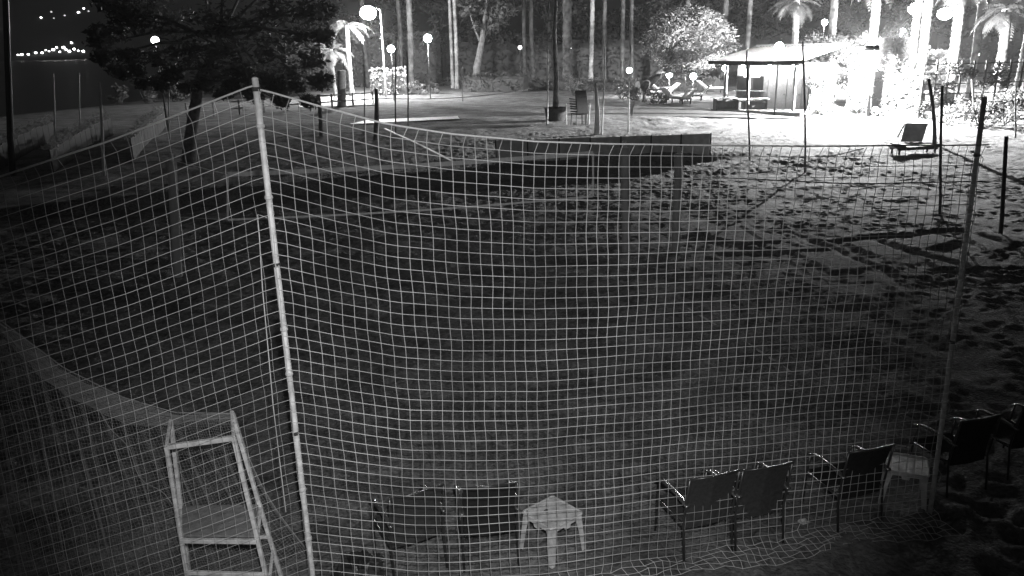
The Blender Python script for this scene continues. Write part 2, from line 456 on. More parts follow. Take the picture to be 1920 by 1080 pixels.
CELL = 0.095
def net(name, A, B, prof, rows, label, cat, smax, r=0.003, mcord=M_CORD, lie=(0, -1), seed=1, s0=0.0, shear=0.0, rv=None):
    """a hanging net: cords every CELL along the plane A-B, hung from a rope given by (s, z)"""
    rng = random.Random(seed)
    A = Vector((A.x, A.y, 0)); ab = Vector((B.x - A.x, B.y - A.y, 0)).normalized(); nrm = Vector((-ab.y, ab.x, 0))
    ps = [p[0] for p in prof]; pz = [p[1] for p in prof]
    top = lambda s: float(np.interp(s, ps, pz))
    ph = [rng.uniform(0, 6.3) for _ in range(8)]
    def pos(s, t):
        zt = top(s); z = zt - t
        off = 0.05 * math.sin(s * 0.9 + ph[0]) * math.sin(min(t, 3.5) * 0.8) + 0.008 * math.sin(s * 5.1 + t * 3.3 + ph[1]) + 0.008 * math.sin(s * 2.3 - t * 6.1 + ph[6])
        ds = 0.005 * math.sin(s * 4.3 + t * 2.1 + ph[2]) + 0.004 * math.sin(t * 13 + s * 3 + ph[3]) + shear * t
        gr = 0.06 + 0.03 * math.sin(s * 7 + ph[4])
        if z < gr:
            ov = gr - z
            off -= ov * (0.75 + 0.15 * math.sin(s * 3.3 + ph[5]))
            z = gr * max(0.3, 1 - ov) + 0.018 * math.sin(ov * 25 + s * 17)
            ds += 0.03 * math.sin(ov * 9 + s * 6)
        p = A + ab * (s + ds) + nrm * off
        return Vector((p.x, p.y, z))
    o = thing(name, label, cat, (A.x, A.y, 0))
    loc = Vector((A.x, A.y, 0))
    mb = MB()
    ns = int((smax - s0) / CELL)
    for i in range(ns + 1):
        s = s0 + i * CELL
        tilt = rng.uniform(0.0, 0.045)
        pts = [pos(s + tilt, 0.0) - loc] + [pos(s, j * CELL) - loc for j in range(1, rows + 1)]
        mb.tube(pts, rv or r, 3, False)
    for j in range(1, rows + 1):
        pts = [pos(s0 + i * CELL, j * CELL) - loc for i in range(ns + 1)]
        mb.tube(pts, r, 3, False)
    for i in range(ns + 1):                               # knots
        for j in range(1, rows + 1):
            c = pos(s0 + i * CELL, j * CELL) - loc; k = len(mb.v); q = r * rng.uniform(1.5, 2.3)
            mb.v.extend([(c.x + q, c.y, c.z), (c.x, c.y + q, c.z), (c.x - q, c.y, c.z), (c.x, c.y - q, c.z), (c.x, c.y, c.z + q), (c.x, c.y, c.z - q)])
            mb.f.extend([(k, k + 1, k + 4), (k + 1, k + 2, k + 4), (k + 2, k + 3, k + 4), (k + 3, k, k + 4), (k + 1, k, k + 5), (k + 2, k + 1, k + 5), (k + 3, k + 2, k + 5), (k, k + 3, k + 5)])
    mb.build('netting', mcord, o)
    rp = [pos(s0 + (smax - s0) * i / 60, 0.0) - loc for i in range(61)]
    MB().tube(rp, 0.0075, 5, False).build('top_rope', M_ROPE, o, smooth=True)
    return o
AL = Vector((LT.x, LT.y, 0)); AR = Vector((RB.x, RB.y, 0))
def prof(pixels, A, B): return [onplane(px, py, A, B) for px, py in pixels]
pr = prof([(486, 166), (600, 200), (720, 232), (850, 251), (1000, 265), (1150, 270), (1280, 272), (1500, 274), (1842, 272)], AL, AR)
net('ball_stop_net', AL, AR, pr, 47, 'large square-mesh net hanging across the picture between the two tall poles', 'net', (AR - AL).length + 0.05, seed=5, s0=0.0, r=0.0032)
BL = AL + Vector((-4, -0.3, 0))
pl = prof([(474, 160), (385, 195), (195, 268), (0, 331), (-200, 395)], AL, BL)
net('side_net', AL, BL, pl, 50, 'sloping square-mesh net running from the white corner pole to the left edge', 'net', 3.6, r=0.0019, seed=8, s0=0.0, rv=0.0014)
# loose cord beside the corner pole
c0 = P(483, 402, 6.0)
cord = MB().tube([P(x, y, 6.02) - c0 for x, y in ((500, 408), (483, 402), (486, 440), (492, 540), (503, 660), (512, 760), (525, 870), (536, 960))], 0.004, 4, False).build('hanging_cord', M_CORD)
cord.location = c0
tag(cord, 'thin pale cord hanging straight down beside the white corner pole', 'cord')

# ------------------------------------------------------------------ umpire chair with the fine net behind it
def umpire_chair():
    Yn, Yf = 6.2, 6.68
    nl, nr = P(312, 838, Yn), P(438, 821, Yn)
    fl, fr = P(320, 788, Yf), P(434, 772, Yf)
    bl, br = P(352, 1085, Yn - 0.02), P(500, 1085, Yn - 0.1)
    def toground(a, b):
        k = a.z / (a.z - b.z); return a + (b - a) * k
    gnl, gnr = toground(nl, bl), toground(nr, P(480, 1000, Yn - 0.05))
    sl, sr = P(338, 940, Yf), P(478, 918, Yf)
    gfl = fl + (sl - fl) * (fl.z / (fl.z - sl.z)); gfr = fr + (sr - fr) * (fr.z / (fr.z - sr.z))
    o = thing('umpire_chair', 'white metal umpire chair with a board seat behind the side net', 'chair', ((gnl + gnr + gfl + gfr) / 4) * 1)
    o.location.z = 0; L = o.location.copy()
    w = 0.036
    def br_(name, a, b, ww=w): MB().bar(Vector(a) - L, Vector(b) - L, ww, ww, bev=0.005).build(name, M_WHITE, o)
    for a, b in ((nl, gnl), (nr, gnr), (fl, gfl), (fr, gfr)): br_('leg', b, a)
    br_('back_bar', nl + Vector((0, -.004, 0)), nr + Vector((0, -.004, 0)), 0.042)
    br_('armrest', nl, fl, 0.03); br_('armrest', nr, fr, 0.03)
    def at(a, g, px): # point on a leg nearest a picture row
        best = min((abs(proj(a + (g - a) * t)[1] - px), t) for t in [i / 200 for i in range(201)])[1]
        return a + (g - a) * best
    s1, s2 = at(nl, gnl, 1022), at(nr, gnr, 1000)
    zs = (s1.z + s2.z) / 2
    def lev(a, g, z): return a + (g - a) * ((a.z - z) / (a.z - g.z))
    q = [lev(nl, gnl, zs), lev(nr, gnr, zs), lev(fr, gfr, zs), lev(fl, gfl, zs)]
    br_('seat_rail', q[0] + Vector((0, -.022, 0)), q[1] + Vector((0, -.022, 0)), 0.04)
    br_('seat_rail', q[1], q[2], 0.03); br_('seat_rail', q[3], q[0], 0.03); br_('seat_rail', q[2], q[3], 0.03)
    c = sum(q, Vector()) / 4
    ins = [c + (p - c) * 0.96 for p in q]
    MB().quadstrip([[p - L + Vector((0, 0, 0.018)) for p in ins], [p - L + Vector((0, 0, 0.038)) for p in ins]], True, True).build('seat', M_BOARD, o)
    z2 = zs - 0.33
    br_('step', lev(nl, gnl, z2) + Vector((0, -.022, 0)), lev(nr, gnr, z2) + Vector((0, -.022, 0)), 0.036)
    br_('step', lev(fl, gfl, z2), lev(fr, gfr, z2), 0.03)
    br_('stretcher', lev(nl, gnl, 0.4), lev(fl, gfl, 0.4), 0.03); br_('stretcher', lev(nr, gnr, 0.4), lev(fr, gfr, 0.4), 0.03)
    return o, fl, fr
def proj(p):
    d = CM.transposed() @ (Vector(p) - Vector((0, 0, CAM_H)))
    return 960 + FPX * d.x / -d.z, 540 - FPX * d.y / -d.z
_, uf_l, uf_r = umpire_chair()

def fine_net():
    rng = random.Random(2)
    Yb = 6.78
    tp = [P(x, y, Yb + dy) for x, y, dy in ((-90, 545, -.5), (0, 600, -.35), (120, 690, -.2), (230, 745, -.08), (330, 774, 0), (440, 775, 0.0))]
    cum = [0]
    for a, b in zip(tp, tp[1:]): cum.append(cum[-1] + (b - a).length)
    def top(u):
        s = u * cum[-1]
        return Vector([float(np.interp(s, cum, [t[k] for t in tp])) for k in range(3)])
    br = G(600, 1040); bl = Vector((tp[0].x - 0.2, Yb - 0.4, 0))
    def pos(u, v):
        a = top(u); b = Vector((bl.x + (br.x - bl.x) * u ** 1.15, Yb - 0.4 + 0.45 * u + 0.1, 0.02))
        p = a.lerp(b, v)
        w = math.sin(math.pi * v)
        sag = -0.10 * math.sin(math.pi * v) * (1 if u > .8 else .5)
        p.x += sag * max(0, (u - .75)) * 4
        p.y += 0.10 * v * math.sin(u * 38 + 2 * v) + 0.05 * w * math.sin(u * 91 + 1.3)
        return p
    o = thing('draped_net', 'fine grey net slung from the left edge over the back of the umpire chair', 'net', (tp[3].x, Yb, 0)); L = o.location.copy()
    mb = MB(); nu, nv = 120, 62
    for i in range(nu + 1):
        mb.tube([pos(i / nu, j / 24) - L for j in range(25)], 0.0015, 3, False)
    for j in range(nv + 1):
        mb.tube([pos(i / 60, j / nv) - L for i in range(61)], 0.0015, 3, False)
    mb.build('netting', M_DULLCORD, o)
    mb = MB()                                              # the doubled hem
    def hem(u, v):
        p = top(u); k = 0.06 + 0.22 * math.sin(math.pi * min(1, u * 1.05)) ** 2
        return p + Vector((0.015 * math.sin(u * 60 + v * 5), -0.03 - 0.03 * math.sin(v * 9 + u * 17), -k * v))
    for i in range(261):
        mb.tube([hem(i / 260, j / 6) - L for j in range(7)], 0.0022, 3, False)
    for j in range(17):
        mb.tube([hem(i / 60, j / 16) - L for i in range(61)], 0.0022, 3, False)
    mb.build('hem', M_DULLCORD, o)
    MB().tube([top(i / 40) - L for i in range(41)], 0.005, 4, False).build('edge_cord', M_DULLCORD, o)
    MB().tube([pos(1.0, i / 20) - L for i in range(21)], 0.006, 4, False).build('edge_cord', M_DULLCORD, o)
    MB().tube([pos(0.5 + 0.2 * i / 20, 0.12 + 0.6 * i / 20) - L - Vector((0, .03, 0)) for i in range(21)], 0.005, 4, False).build('fold_cord', M_DULLCORD, o)
fine_net()

# ------------------------------------------------------------------ garden chairs and plastic tables behind the net
def make_chair(label, tx):
    o = thing('garden_chair', label, 'chair', group='dark garden chairs lined up behind the net')
    W, D, HS, HB = 0.57, 0.5, 0.42, 0.96
    # faces +y; the back is at -y
    b = MB(); rings = []
    for i in range(7):
        t = i / 6; y = -D / 2 - 0.11 * t + 0.03 * math.sin(math.pi * t); z = HS - 0.06 + (HB - HS + 0.06) * t
        rings.append([(-W / 2 + .03, y, z), (0, y - 0.025, z - (0.012 if i == 6 else 0)), (W / 2 - .03, y, z), (W / 2 - .03, y - .012, z), (0, y - 0.037, z - (0.012 if i == 6 else 0)), (-W / 2 + .03, y - .012, z)])
    b.quadstrip(rings, True, True).build('backrest', tx, o)
    s = MB(); rings = []
    for i in range(6):
        t = i / 5; y = -D / 2 + D * t; z = HS - 0.03 * math.sin(math.pi * t) + 0.02 * t
        rings.append([(-W / 2 + .03, y, z), (W / 2 - .03, y, z), (W / 2 - .03, y, z - .014), (-W / 2 + .03, y, z - .014)])
    s.quadstrip(rings, True, True).build('seat', tx, o)
    for k in (-1, 1):
        x = k * (W / 2 - 0.01)
        MB().tube([(x, -D / 2 - 0.08, 0), (x, -D / 2 - 0.03, HS), (x, -D / 2 - 0.07, HS + .26), (x, -D / 2 - 0.115, HB)], 0.013, 6).build('leg', M_DMETAL, o, smooth=True)
        MB().tube([(x, D / 2 + 0.03, 0), (x, D / 2 - 0.0, HS), (x, D / 2 - 0.03, 0.64)], 0.013, 6).build('leg', M_DMETAL, o, smooth=True)
        MB().tube([(x, D / 2 - 0.0, HS - .01), (x, -D / 2 - 0.03, HS - .02)], 0.011, 6).build('side_rail', M_DMETAL, o, smooth=True)
        a = MB(); rr = []
        for i in range(7):
            t = i / 6; y = D / 2 + 0.02 - (D + 0.12) * t; z = 0.655 + 0.025 * math.sin(math.pi * t) - (0.03 if i == 0 else 0)
            rr.append([(x - .024, y, z - .008), (x + .024, y, z - .008), (x + .02, y, z + .01), (x - .02, y, z + .01)])
        a.quadstrip(rr, True, True).build('armrest', M_ARM, o, smooth=True)
    MB().tube([(-W / 2 + .01, -D / 2 - .115, HB), (0, -D / 2 - .145, HB + .004), (W / 2 - .01, -D / 2 - .115, HB)], 0.013, 6).build('top_rail', M_DMETAL, o, smooth=True)
    return o
net_dir = (AR - AL).normalized(); YAW = math.atan2(net_dir.y, net_dir.x)
def chair_spot(px, py, rz):                              # px,py = middle between the two rear feet
    g = G(px, py); f = Vector((-math.sin(rz), math.cos(rz), 0)); return g + f * 0.33
ch = make_chair('black garden chair closest to the small white table with the stained top, on its left', M_TEXT)
rz = YAW - 0.10; ch.location = chair_spot(922, 1066, rz); ch.rotation_euler = (0, 0, rz)
ch2 = make_chair('greyish garden chair, leftmost of the row behind the net', M_TEXT2)
rz2 = YAW + 0.22; ch2.location = chair_spot(790, 1080, rz2); ch2.rotation_euler = (0, 0, rz2)
for (px, py, dr, lab) in ((1328, 1046, 0.05, 'black garden chair, first to the right of the stained white table'),
                          (1424, 1028, 0.0, 'black garden chair touching the one right of the stained table'),
                          (1612, 990, 0.02, 'black garden chair with shiny armrests left of the dim white table by the pole'),
                          (1812, 925, 0.02, 'black garden chair just behind the foot of the slim grey pole'),
                          (1925, 893, 0.0, 'black garden chair cut off by the right edge')):
    dup(ch2 if 1300 < px < 1500 else ch, chair_spot(px, py, YAW + dr), YAW + dr, lab)

def make_table(label):
    o = thing('plastic_table', label, 'table', group='small white plastic tables')
    S, H, q = 0.23, 0.43, 0.025
    def oct_(s, z, qq): return [(-s + qq, -s, z), (s - qq, -s, z), (s, -s + qq, z), (s, s - qq, z), (s - qq, s, z), (-s + qq, s, z), (-s, s - qq, z), (-s, -s + qq, z)]
    MB().quadstrip([oct_(S - .004, H - .018, q), oct_(S, H - .006, q), oct_(S - .004, H + .004, q), oct_(S - .018, H + .004, q), oct_(S - .024, H - .001, q)], True, True).build('table_top', M_PLASTIC, o)
    for k in range(4):
        M = Matrix.Rotation(k * math.pi / 2, 3, 'Z')
        pts = [M @ Vector(p) for p in ((-S + .05, -S + .008, H - .02), (S - .05, -S + .008, H - .02), (S - .075, -S + .008, H - .052), (.045, -S + .008, H - .055), (.035, -S + .008, H - .09), (-.035, -S + .008, H - .09), (-.045, -S + .008, H - .055), (-S + .075, -S + .008, H - .052))]
        inn = [p + M @ Vector((0, .006, 0)) for p in pts]
        MB().quadstrip([pts, inn], True, True).build('apron', M_PLASTIC, o)
        c0 = Vector((-S + .02, -S + .02, H - .02)); c1 = Vector((-S - .012, -S - .012, 0))
        def sec(c, w):  # L-shaped leg section
            return [M @ (c + Vector(v)) for v in ((0, 0, 0), (w, 0, 0), (w, .008, 0), (.008, .008, 0), (.008, w, 0), (0, w, 0))]
        MB().quadstrip([sec(c1, .045), sec(c1.lerp(c0, .6), .06), sec(c0, .085)], True, True).build('leg', M_PLASTIC, o)
    return o
t1 = make_table('small white plastic table with a dark stain on its top')
g = G(1036, 1028); t1.location = g; t1.rotation_euler = (0, 0, R(41))
stn = MB().poly([(0.03 * math.cos(a) * (1 + .3 * math.sin(3 * a)), 0.022 * math.sin(a), 0.4325) for a in [2 * math.pi * i / 14 for i in range(14)]]).build('stain', M_STAIN)
t2 = dup(t1, G(1690, 932), R(66), 'dim white plastic table beside the foot of the slim grey pole')
put(stn, t1, (-0.03, 0.06, 0), 0.2)

# crumpled tarpaulin and a scrap of paper
def crumple(name, c, size, m, label, cat, seed, n=12, h=0.2):
    rng = random.Random(seed); g = {}
    rings = []
    for i in range(n + 1):
        row = []
        for j in range(n + 1):
            u, v = i / n - .5, j / n - .5
            e = max(0, 1 - (2 * max(abs(u), abs(v))) ** 3)
            row.append((u * size[0] + rng.uniform(-.3, .3) * size[0] / n, v * size[1] + rng.uniform(-.3, .3) * size[1] / n, 0.015 + e * h * rng.uniform(.1, 1)))
        rings.append(row)
    mb = MB().quadstrip(rings, closed=False)
    b = len(mb.v); edge = [(i, 0) for i in range(n)] + [(n, j) for j in range(n)] + [(i, n) for i in range(n, 0, -1)] + [(0, j) for j in range(n, 0, -1)]
    mb.poly([(rings[i][j][0], rings[i][j][1], 0.0) for i, j in edge])
    o = mb.build(name, m); o.location = c; o.rotation_euler = (0, 0, rng.uniform(0, 1))
    return tag(o, label, cat)
crumple('crumpled_tarpaulin', G(672, 1072), (0.5, 0.38), M_TARP, 'dark shiny crumpled sheet lying on the sand near the white pole', 'tarpaulin', 4, h=0.22)
crumple('paper_scrap', G(1505, 981), (0.13, 0.09), M_PAPER, 'scrap of pale litter on the sand before the chairs', 'litter', 6, 5, 0.04)

# ------------------------------------------------------------------ volleyball net and its padded posts
def padded_post(bp, tp_, label, r=0.105):
    b = G(*bp); t = P(tp_[0], tp_[1], b.y)
    o = thing('volleyball_post', label, 'post', b, 0, 'padded posts of the volleyball courts'); d = t - b
    MB().tube([(0, 0, -.2), d * .5, d], 0.045, 10).build('shaft', M_GREYPOLE, o, True)
    MB().tube([d * .0, d * .01, d * .5, d * .93, d * .94], [r * .9, r, r, r, r * .9], 14).build('padding', M_PAD, o, True)
    return b, t
lb, lt = padded_post((334, 520), (321, 288), 'padded post at the left end of the volleyball net')
rb, rt = padded_post((1174, 478), (1171, 264), 'padded post at the right end of the volleyball net')
padded_post((1266, 474), (1274, 276), 'padded post standing alone to the right of the volleyball net')
def vnet():
    A, B = lt, rt
    ta, tb = onplane(427, 327, A, B), onplane(1112, 287, A, B); ba, bb = onplane(427, 412, A, B), onplane(1112, 368, A, B)
    ab = Vector((B.x - A.x, B.y - A.y, 0)).normalized()
    W = lambda sz: Vector((A.x, A.y, 0)) + ab * sz[0] + Vector((0, 0, sz[1]))
    a, b, c, d = W(ta), W(tb), W(ba), W(bb)
    o = thing('volleyball_net', 'volleyball net with a broad pale top tape across the dark court', 'net', (a.x, a.y, 0)); L = o.location.copy()
    def sg(p, q, n, sag): return [p.lerp(q, i / n) - Vector((0, 0, sag * math.sin(math.pi * i / n))) - L for i in range(n + 1)]
    def tape(name, p, q, w, sag):
        mb = MB(); pts = sg(p, q, 24, sag); nr = Vector((-ab.y, ab.x, 0)) * 0.004; up = Vector((0, 0, w / 2))
        mb.quadstrip([[x + up + nr, x - up + nr, x - up - nr, x + up - nr] for x in pts], True, True).build(name, M_TAPE, o)
    tape('top_tape', a, b, 0.10, 0.05); tape('bottom_tape', c, d, 0.045, 0.07)
    up = Vector((0, 0, .0)); e = ab * 0.03
    MB().bar(a - L, c - L, 0.045, 0.01).build('side_tape', M_TAPE, o); MB().bar(b - L, d - L, 0.045, 0.01).build('side_tape', M_TAPE, o)
    mb = MB(); n = 88
    for i in range(1, n):
        mb.bar(a.lerp(b, i / n) - L - Vector((0, 0, .05)), c.lerp(d, i / n) - L, 0.0022)
    for j in range(1, 11):
        mb.tube(sg(a.lerp(c, j / 11), b.lerp(d, j / 11), 24, 0.06), 0.0012, 3, False)
    mb.build('netting', M_DARKCORD, o)
    for p, q in ((a, lt - Vector((0, 0, .15))), (c, lt + (lb - lt) * .5), (b, rt - Vector((0, 0, .15))), (d, rt + (rb - rt) * .5)):
        MB().tube([p - L, q - L], 0.005, 4).build('tension_cord', M_ROPE, o)
vnet()
def ground_tape(pix, w, m, label, lift=0.05):
    pts = [G(*p) for p in pix]; rings = []
    for i, p in enumerate(pts):
        d = (pts[min(i + 1, len(pts) - 1)] - pts[max(0, i - 1)]); d.z = 0; d.normalize(); n = Vector((-d.y, d.x, 0)) * w / 2
        z = Vector((0, 0, lift))
        rings.append([p + n + z, p - n + z, p - n + z - Vector((0, 0, .006)), p + n + z - Vector((0, 0, .006))])
    o = MB().quadstrip(rings, True, True).build('boundary_tape', m)
    return tag(o, label, 'tape', 'court boundary tapes')
ground_tape([(722, 243), (745, 254), (768, 264), (800, 280), (822, 291), (846, 304)], 0.13, M_LINE, 'bright white boundary tape running down towards the volleyball net', 0.07)
ground_tape([(1290, 582), (1340, 612), (1400, 647), (1432, 668), (1480, 700)], 0.05, mat('worn_tape', 0.35, 0.8), 'faint worn boundary tape on the sand right of the middle', 0.045)

# ------------------------------------------------------------------ low dark barrier, fence posts, ropes
def barrier():
    a, b = G(1330, 293), G(860, 304)
    b = a + (G(930, 308) - a)
    o = thing('court_barrier', 'long low dark barrier of panels along the back of the court', 'barrier', (a.x, a.y, a.z)); L = o.location.copy()
    n = 7; H = 0.98; za, zb = a.z, b.z; d = (b - a); d.z = 0; yaw = math.atan2(d.y, d.x); w = d.length / n
    zl = lambda t: za + (zb - za) * t
    for i in range(n):
        p = a + d * ((i + .5) / n); p.z = zl((i + .5) / n)
        MB().box(p - L + Vector((0, 0, H / 2 - .15)), (w - 0.03, 0.035, H + .3 - 0.02 * (i % 2)), yaw + 0.01 * (-1) ** i, bev=.006).build('panel', M_BANNER, o)
    for i in range(n + 1):
        p = a + d * (i / n) + Vector((d.y, -d.x, 0)).normalized() * -0.05; p.z = zl(i / n)
        MB().box(p - L + Vector((0, 0, (H + .02) / 2 - .15)), (0.05, 0.05, H + .32), yaw).build('post', M_DARKWOOD, o)
barrier()
def fpost(bp, tp_, label, r=0.045, m=M_WOOD, group='tall thin fence posts around the courts', name='fence_post', n=7, bend=0, taper=.85):
    b = G(*bp); t = P(tp_[0], tp_[1], b.y)
    return pole(name, b, t, r, m, label, 'post', 0.3, n, False, group, bend, taper), b, t
FP = [((1128, 252), (1134, 88), 'thin fence post left of the first star-bright bulb and close to the pale leaning log'),
      ((1178, 248), (1183, 84), 'thin fence post standing in front of the leftmost bulb of the garden'),
      ((1026, 232), (1027, 86), 'thin fence post rising beside the dark planter'),
      ((1407, 300), (1400, 94), 'thin fence post in front of the kiosk'),
      ((1510, 322), (1505, 78), 'thin fence post at the right corner of the kiosk'),
      ((1764, 405), (1767, 160), 'thin dim fence post between the leaning board and the slim grey pole'),
      ((765, 246), (763, 96), 'thin fence post below the brightest star-like lamp, right one of two'),
      ((742, 250), (743, 70), 'thin fence post below the brightest star-like lamp, left one of two'),
      ((683, 232), (682, 120), 'thin fence post at the bright end of the paved path'),
      ((868, 190), (867, 125), 'thin fence post at the left end of the dark hedge'),
      ((102, 292), (100, 138), 'thin dim fence post, leftmost of those before the sea'),
      ((153, 275), (148, 137), 'thin dim fence post, second from the left before the sea'),
      ((194, 330), (186, 155), 'stouter dim fence post, third from the left before the sea'),
      ((318, 262), (317, 122), 'thin dim fence post in the shade of the big tree'),
      ((1825, 225), (1822, 150), 'thin fence post in the bright trellis at the right'),
      ((1905, 260), (1905, 160), 'thin fence post near the right edge by the trellis')]
for i, (b, t, lab) in enumerate(FP):
    fpost(b, t, lab, 0.06 if i in (12,) else 0.042, M_GREYPOLE if i in (0, 1, 2, 10, 11, 12, 13) else M_WOOD, bend=0.03 * (-1) ** i)
fpost((1753, 272), (1741, 148), 'knobbly dark post standing beside the leaning board', 0.10, M_DARKWOOD, None, 'timber_post', 8, 0.08, .7)
fpost((1877, 440), (1887, 256), 'stout dark timber post at the right edge beyond the slim pole', 0.055, M_DARKWOOD, None, 'timber_post')
fpost((22, 330), (6, -120), 'black post at the left edge', 0.13, M_TARP, None, 'timber_post')
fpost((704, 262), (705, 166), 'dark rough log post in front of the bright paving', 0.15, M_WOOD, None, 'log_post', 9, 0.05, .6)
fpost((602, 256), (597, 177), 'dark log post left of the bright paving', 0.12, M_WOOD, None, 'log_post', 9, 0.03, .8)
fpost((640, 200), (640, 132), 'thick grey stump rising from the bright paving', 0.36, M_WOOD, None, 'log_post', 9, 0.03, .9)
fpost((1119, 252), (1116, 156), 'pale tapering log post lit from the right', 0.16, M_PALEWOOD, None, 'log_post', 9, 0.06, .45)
def rope(name, pts, r, m, label, cat='rope', sag=0.0):
    pts = [Vector(p) for p in pts]; o0 = pts[0].copy(); out = []
    for a, b in zip(pts, pts[1:]):
        for i in range(12): t = i / 12; out.append(a.lerp(b, t) - Vector((0, 0, sag * math.sin(math.pi * t))) - o0)
    out.append(pts[-1] - o0)
    o = MB().tube(out, r, 4, False).build(name, m); o.location = o0
    return tag(o, label, cat)
b1 = G(1510, 322)
rope('guy_rope', [P(1620, 278, b1.y + 5), G(1440, 322), G(1300, 336)], 0.022, M_DARKWOOD, 'slack dark rope slanting down left of the thin post by the kiosk')
rope('guy_rope', [G(1330, 350) + Vector((0, 0, .35)), P(1600, 345, 23), P(1842, 340, 21)], 0.016, M_DARKWOOD, 'thin dark rope stretched low over the sand towards the slim grey pole')
rope('fence_rope', [P(560, 178, 62), P(705, 184, 60), P(990, 168, 62)], 0.025, M_WOOD, 'thin rope stretched between the log posts along the back path', sag=.3)

# leaning board and its low stand on the bright sand
def leaning_board():
    a, b = G(1688, 266), G(1728, 266); Y = (a.y + b.y) / 2
    tl, tr = P(1697, 231, Y + 0.9), P(1740, 232, Y + 0.9)
    o = thing('leaning_board', 'dark board propped up at a slant on the bright sand', 'board', a); L = a
    n = Vector((0, -.04, .02)); q = [a, b, tr, tl]
    MB().quadstrip([[p - L for p in q], [p - L + n for p in q]], True, True).build('panel', M_BANNER, o)
    for t, g in ((tl, a), (tr, b)):
        f = Vector((t.x, t.y + 0.6, float(gz(t.x, t.y + .6))))
        MB().bar(f - L, t - L + Vector((0, .03, -.03)), 0.06).build('prop', M_DARKWOOD, o)
leaning_board()
def sunbed():
    c = G(1712, 288); o = thing('sunbed', 'low dark sunbed lying in front of the leaning board', 'sunbed', c, R(8))
    MB().box((0, 0, .30), (2.0, .68, .09), bev=.03).build('cushion', M_TARP, o)
    MB().box((-.75, 0, .40), (.5, .62, .07), M=Matrix.Rotation(R(18), 3, 'Y'), bev=.02).build('headrest', M_TARP, o)
    for x in (-.85, .85):
        for y in (-.27, .27): MB().box((x, y, .125), (.06, .06, .27)).build('leg', M_DARKWOOD, o)
    for y in (-.3, .3): MB().box((0, y, .225), (1.9, .05, .05)).build('side_rail', M_DARKWOOD, o)
sunbed()

# ------------------------------------------------------------------ vegetation builders
def leaf_cloud(mb, centres, rng, per, spread, size):
    for c, cr in centres:
        c = Vector(c)
        for _ in range(per):
            d = Vector((rng.gauss(0, 1), rng.gauss(0, 1), rng.gauss(0, 1))); d.normalize()
            p = c + Vector((d.x, d.y, d.z * .75)) * cr * (rng.random() ** .45) * spread
            a = Vector((rng.gauss(0, 1), rng.gauss(0, 1), rng.gauss(0, .6))).normalized(); u = a.cross(d)
            if u.length < .05: continue
            u.normalize(); s = size * rng.uniform(.55, 1.25)
            mb.poly([p - a * s, p + u * s * .42 + a * s * .1, p + a * s, p - u * s * .42 + a * s * .1])
def crown_centres(rng, n, R_, H, z0, flat=1.0):
    out = []
    for _ in range(n):
        th = rng.uniform(0, 6.283); k = rng.random() ** .5; zz = rng.uniform(-1, 1)
        rr = R_ * k * math.sqrt(max(.05, 1 - zz * zz * .8))
        out.append(((rr * math.cos(th), rr * math.sin(th), z0 + zz * H), R_ * rng.uniform(.22, .4)))
    return out
def tree(label, base, height, crown_r, crown_h, seed, leaf=.25, nclump=34, per=70, m=M_LEAF, trunk_r=.2, name='tree', lean=(0, 0), group=None, fork=.45):
    rng = random.Random(seed)
    o = thing(name, label, 'tree', base, 0, group)
    zc = height - crown_h
    top = Vector((lean[0], lean[1], zc))
    cs = [((c[0] + lean[0], c[1] + lean[1], c[2]), r) for c, r in crown_centres(rng, nclump, crown_r, crown_h, zc)]
    t = MB(); f = fork * height
    tr = [Vector((0, 0, -.3)), Vector((rng.uniform(-.1, .1), 0, f * .5)), Vector((lean[0] * .4, lean[1] * .4, f)), top]
    t.tube(tr, [trunk_r * 1.25, trunk_r, trunk_r * .85, trunk_r * .3], 9)
    for c, r in cs[:max(6, nclump // 4)]:
        s = tr[2].lerp(tr[3], rng.random() * .7); e = Vector(c); md = s.lerp(e, .5) + Vector((0, 0, -.2))
        t.tube([s, md, e], [trunk_r * .4, trunk_r * .26, trunk_r * .1], 5)
    t.build('trunk', M_BARK, o, True)
    mb = MB(); leaf_cloud(mb, cs, rng, per, 1.0, leaf); mb.build('crown', m, o)
    return o
def bush(label, base, r, h, seed, leaf=.12, n=260, m=M_LEAF, name='bush', group=None):
    rng = random.Random(seed); o = thing(name, label, 'bush', base, 0, group)
    t = MB()
    for k in range(5):
        a = k * 1.26 + rng.random(); t.tube([(0, 0, -.1), (math.cos(a) * r * .5, math.sin(a) * r * .5, h * .7)], [.04, .012], 5)
    t.build('stems', M_BARK, o)
    mb = MB(); cs = crown_centres(rng, 14, r, h * .45, h * .52); leaf_cloud(mb, cs, rng, n // 14, 1.1, leaf); mb.build('foliage', m, o)
    return o
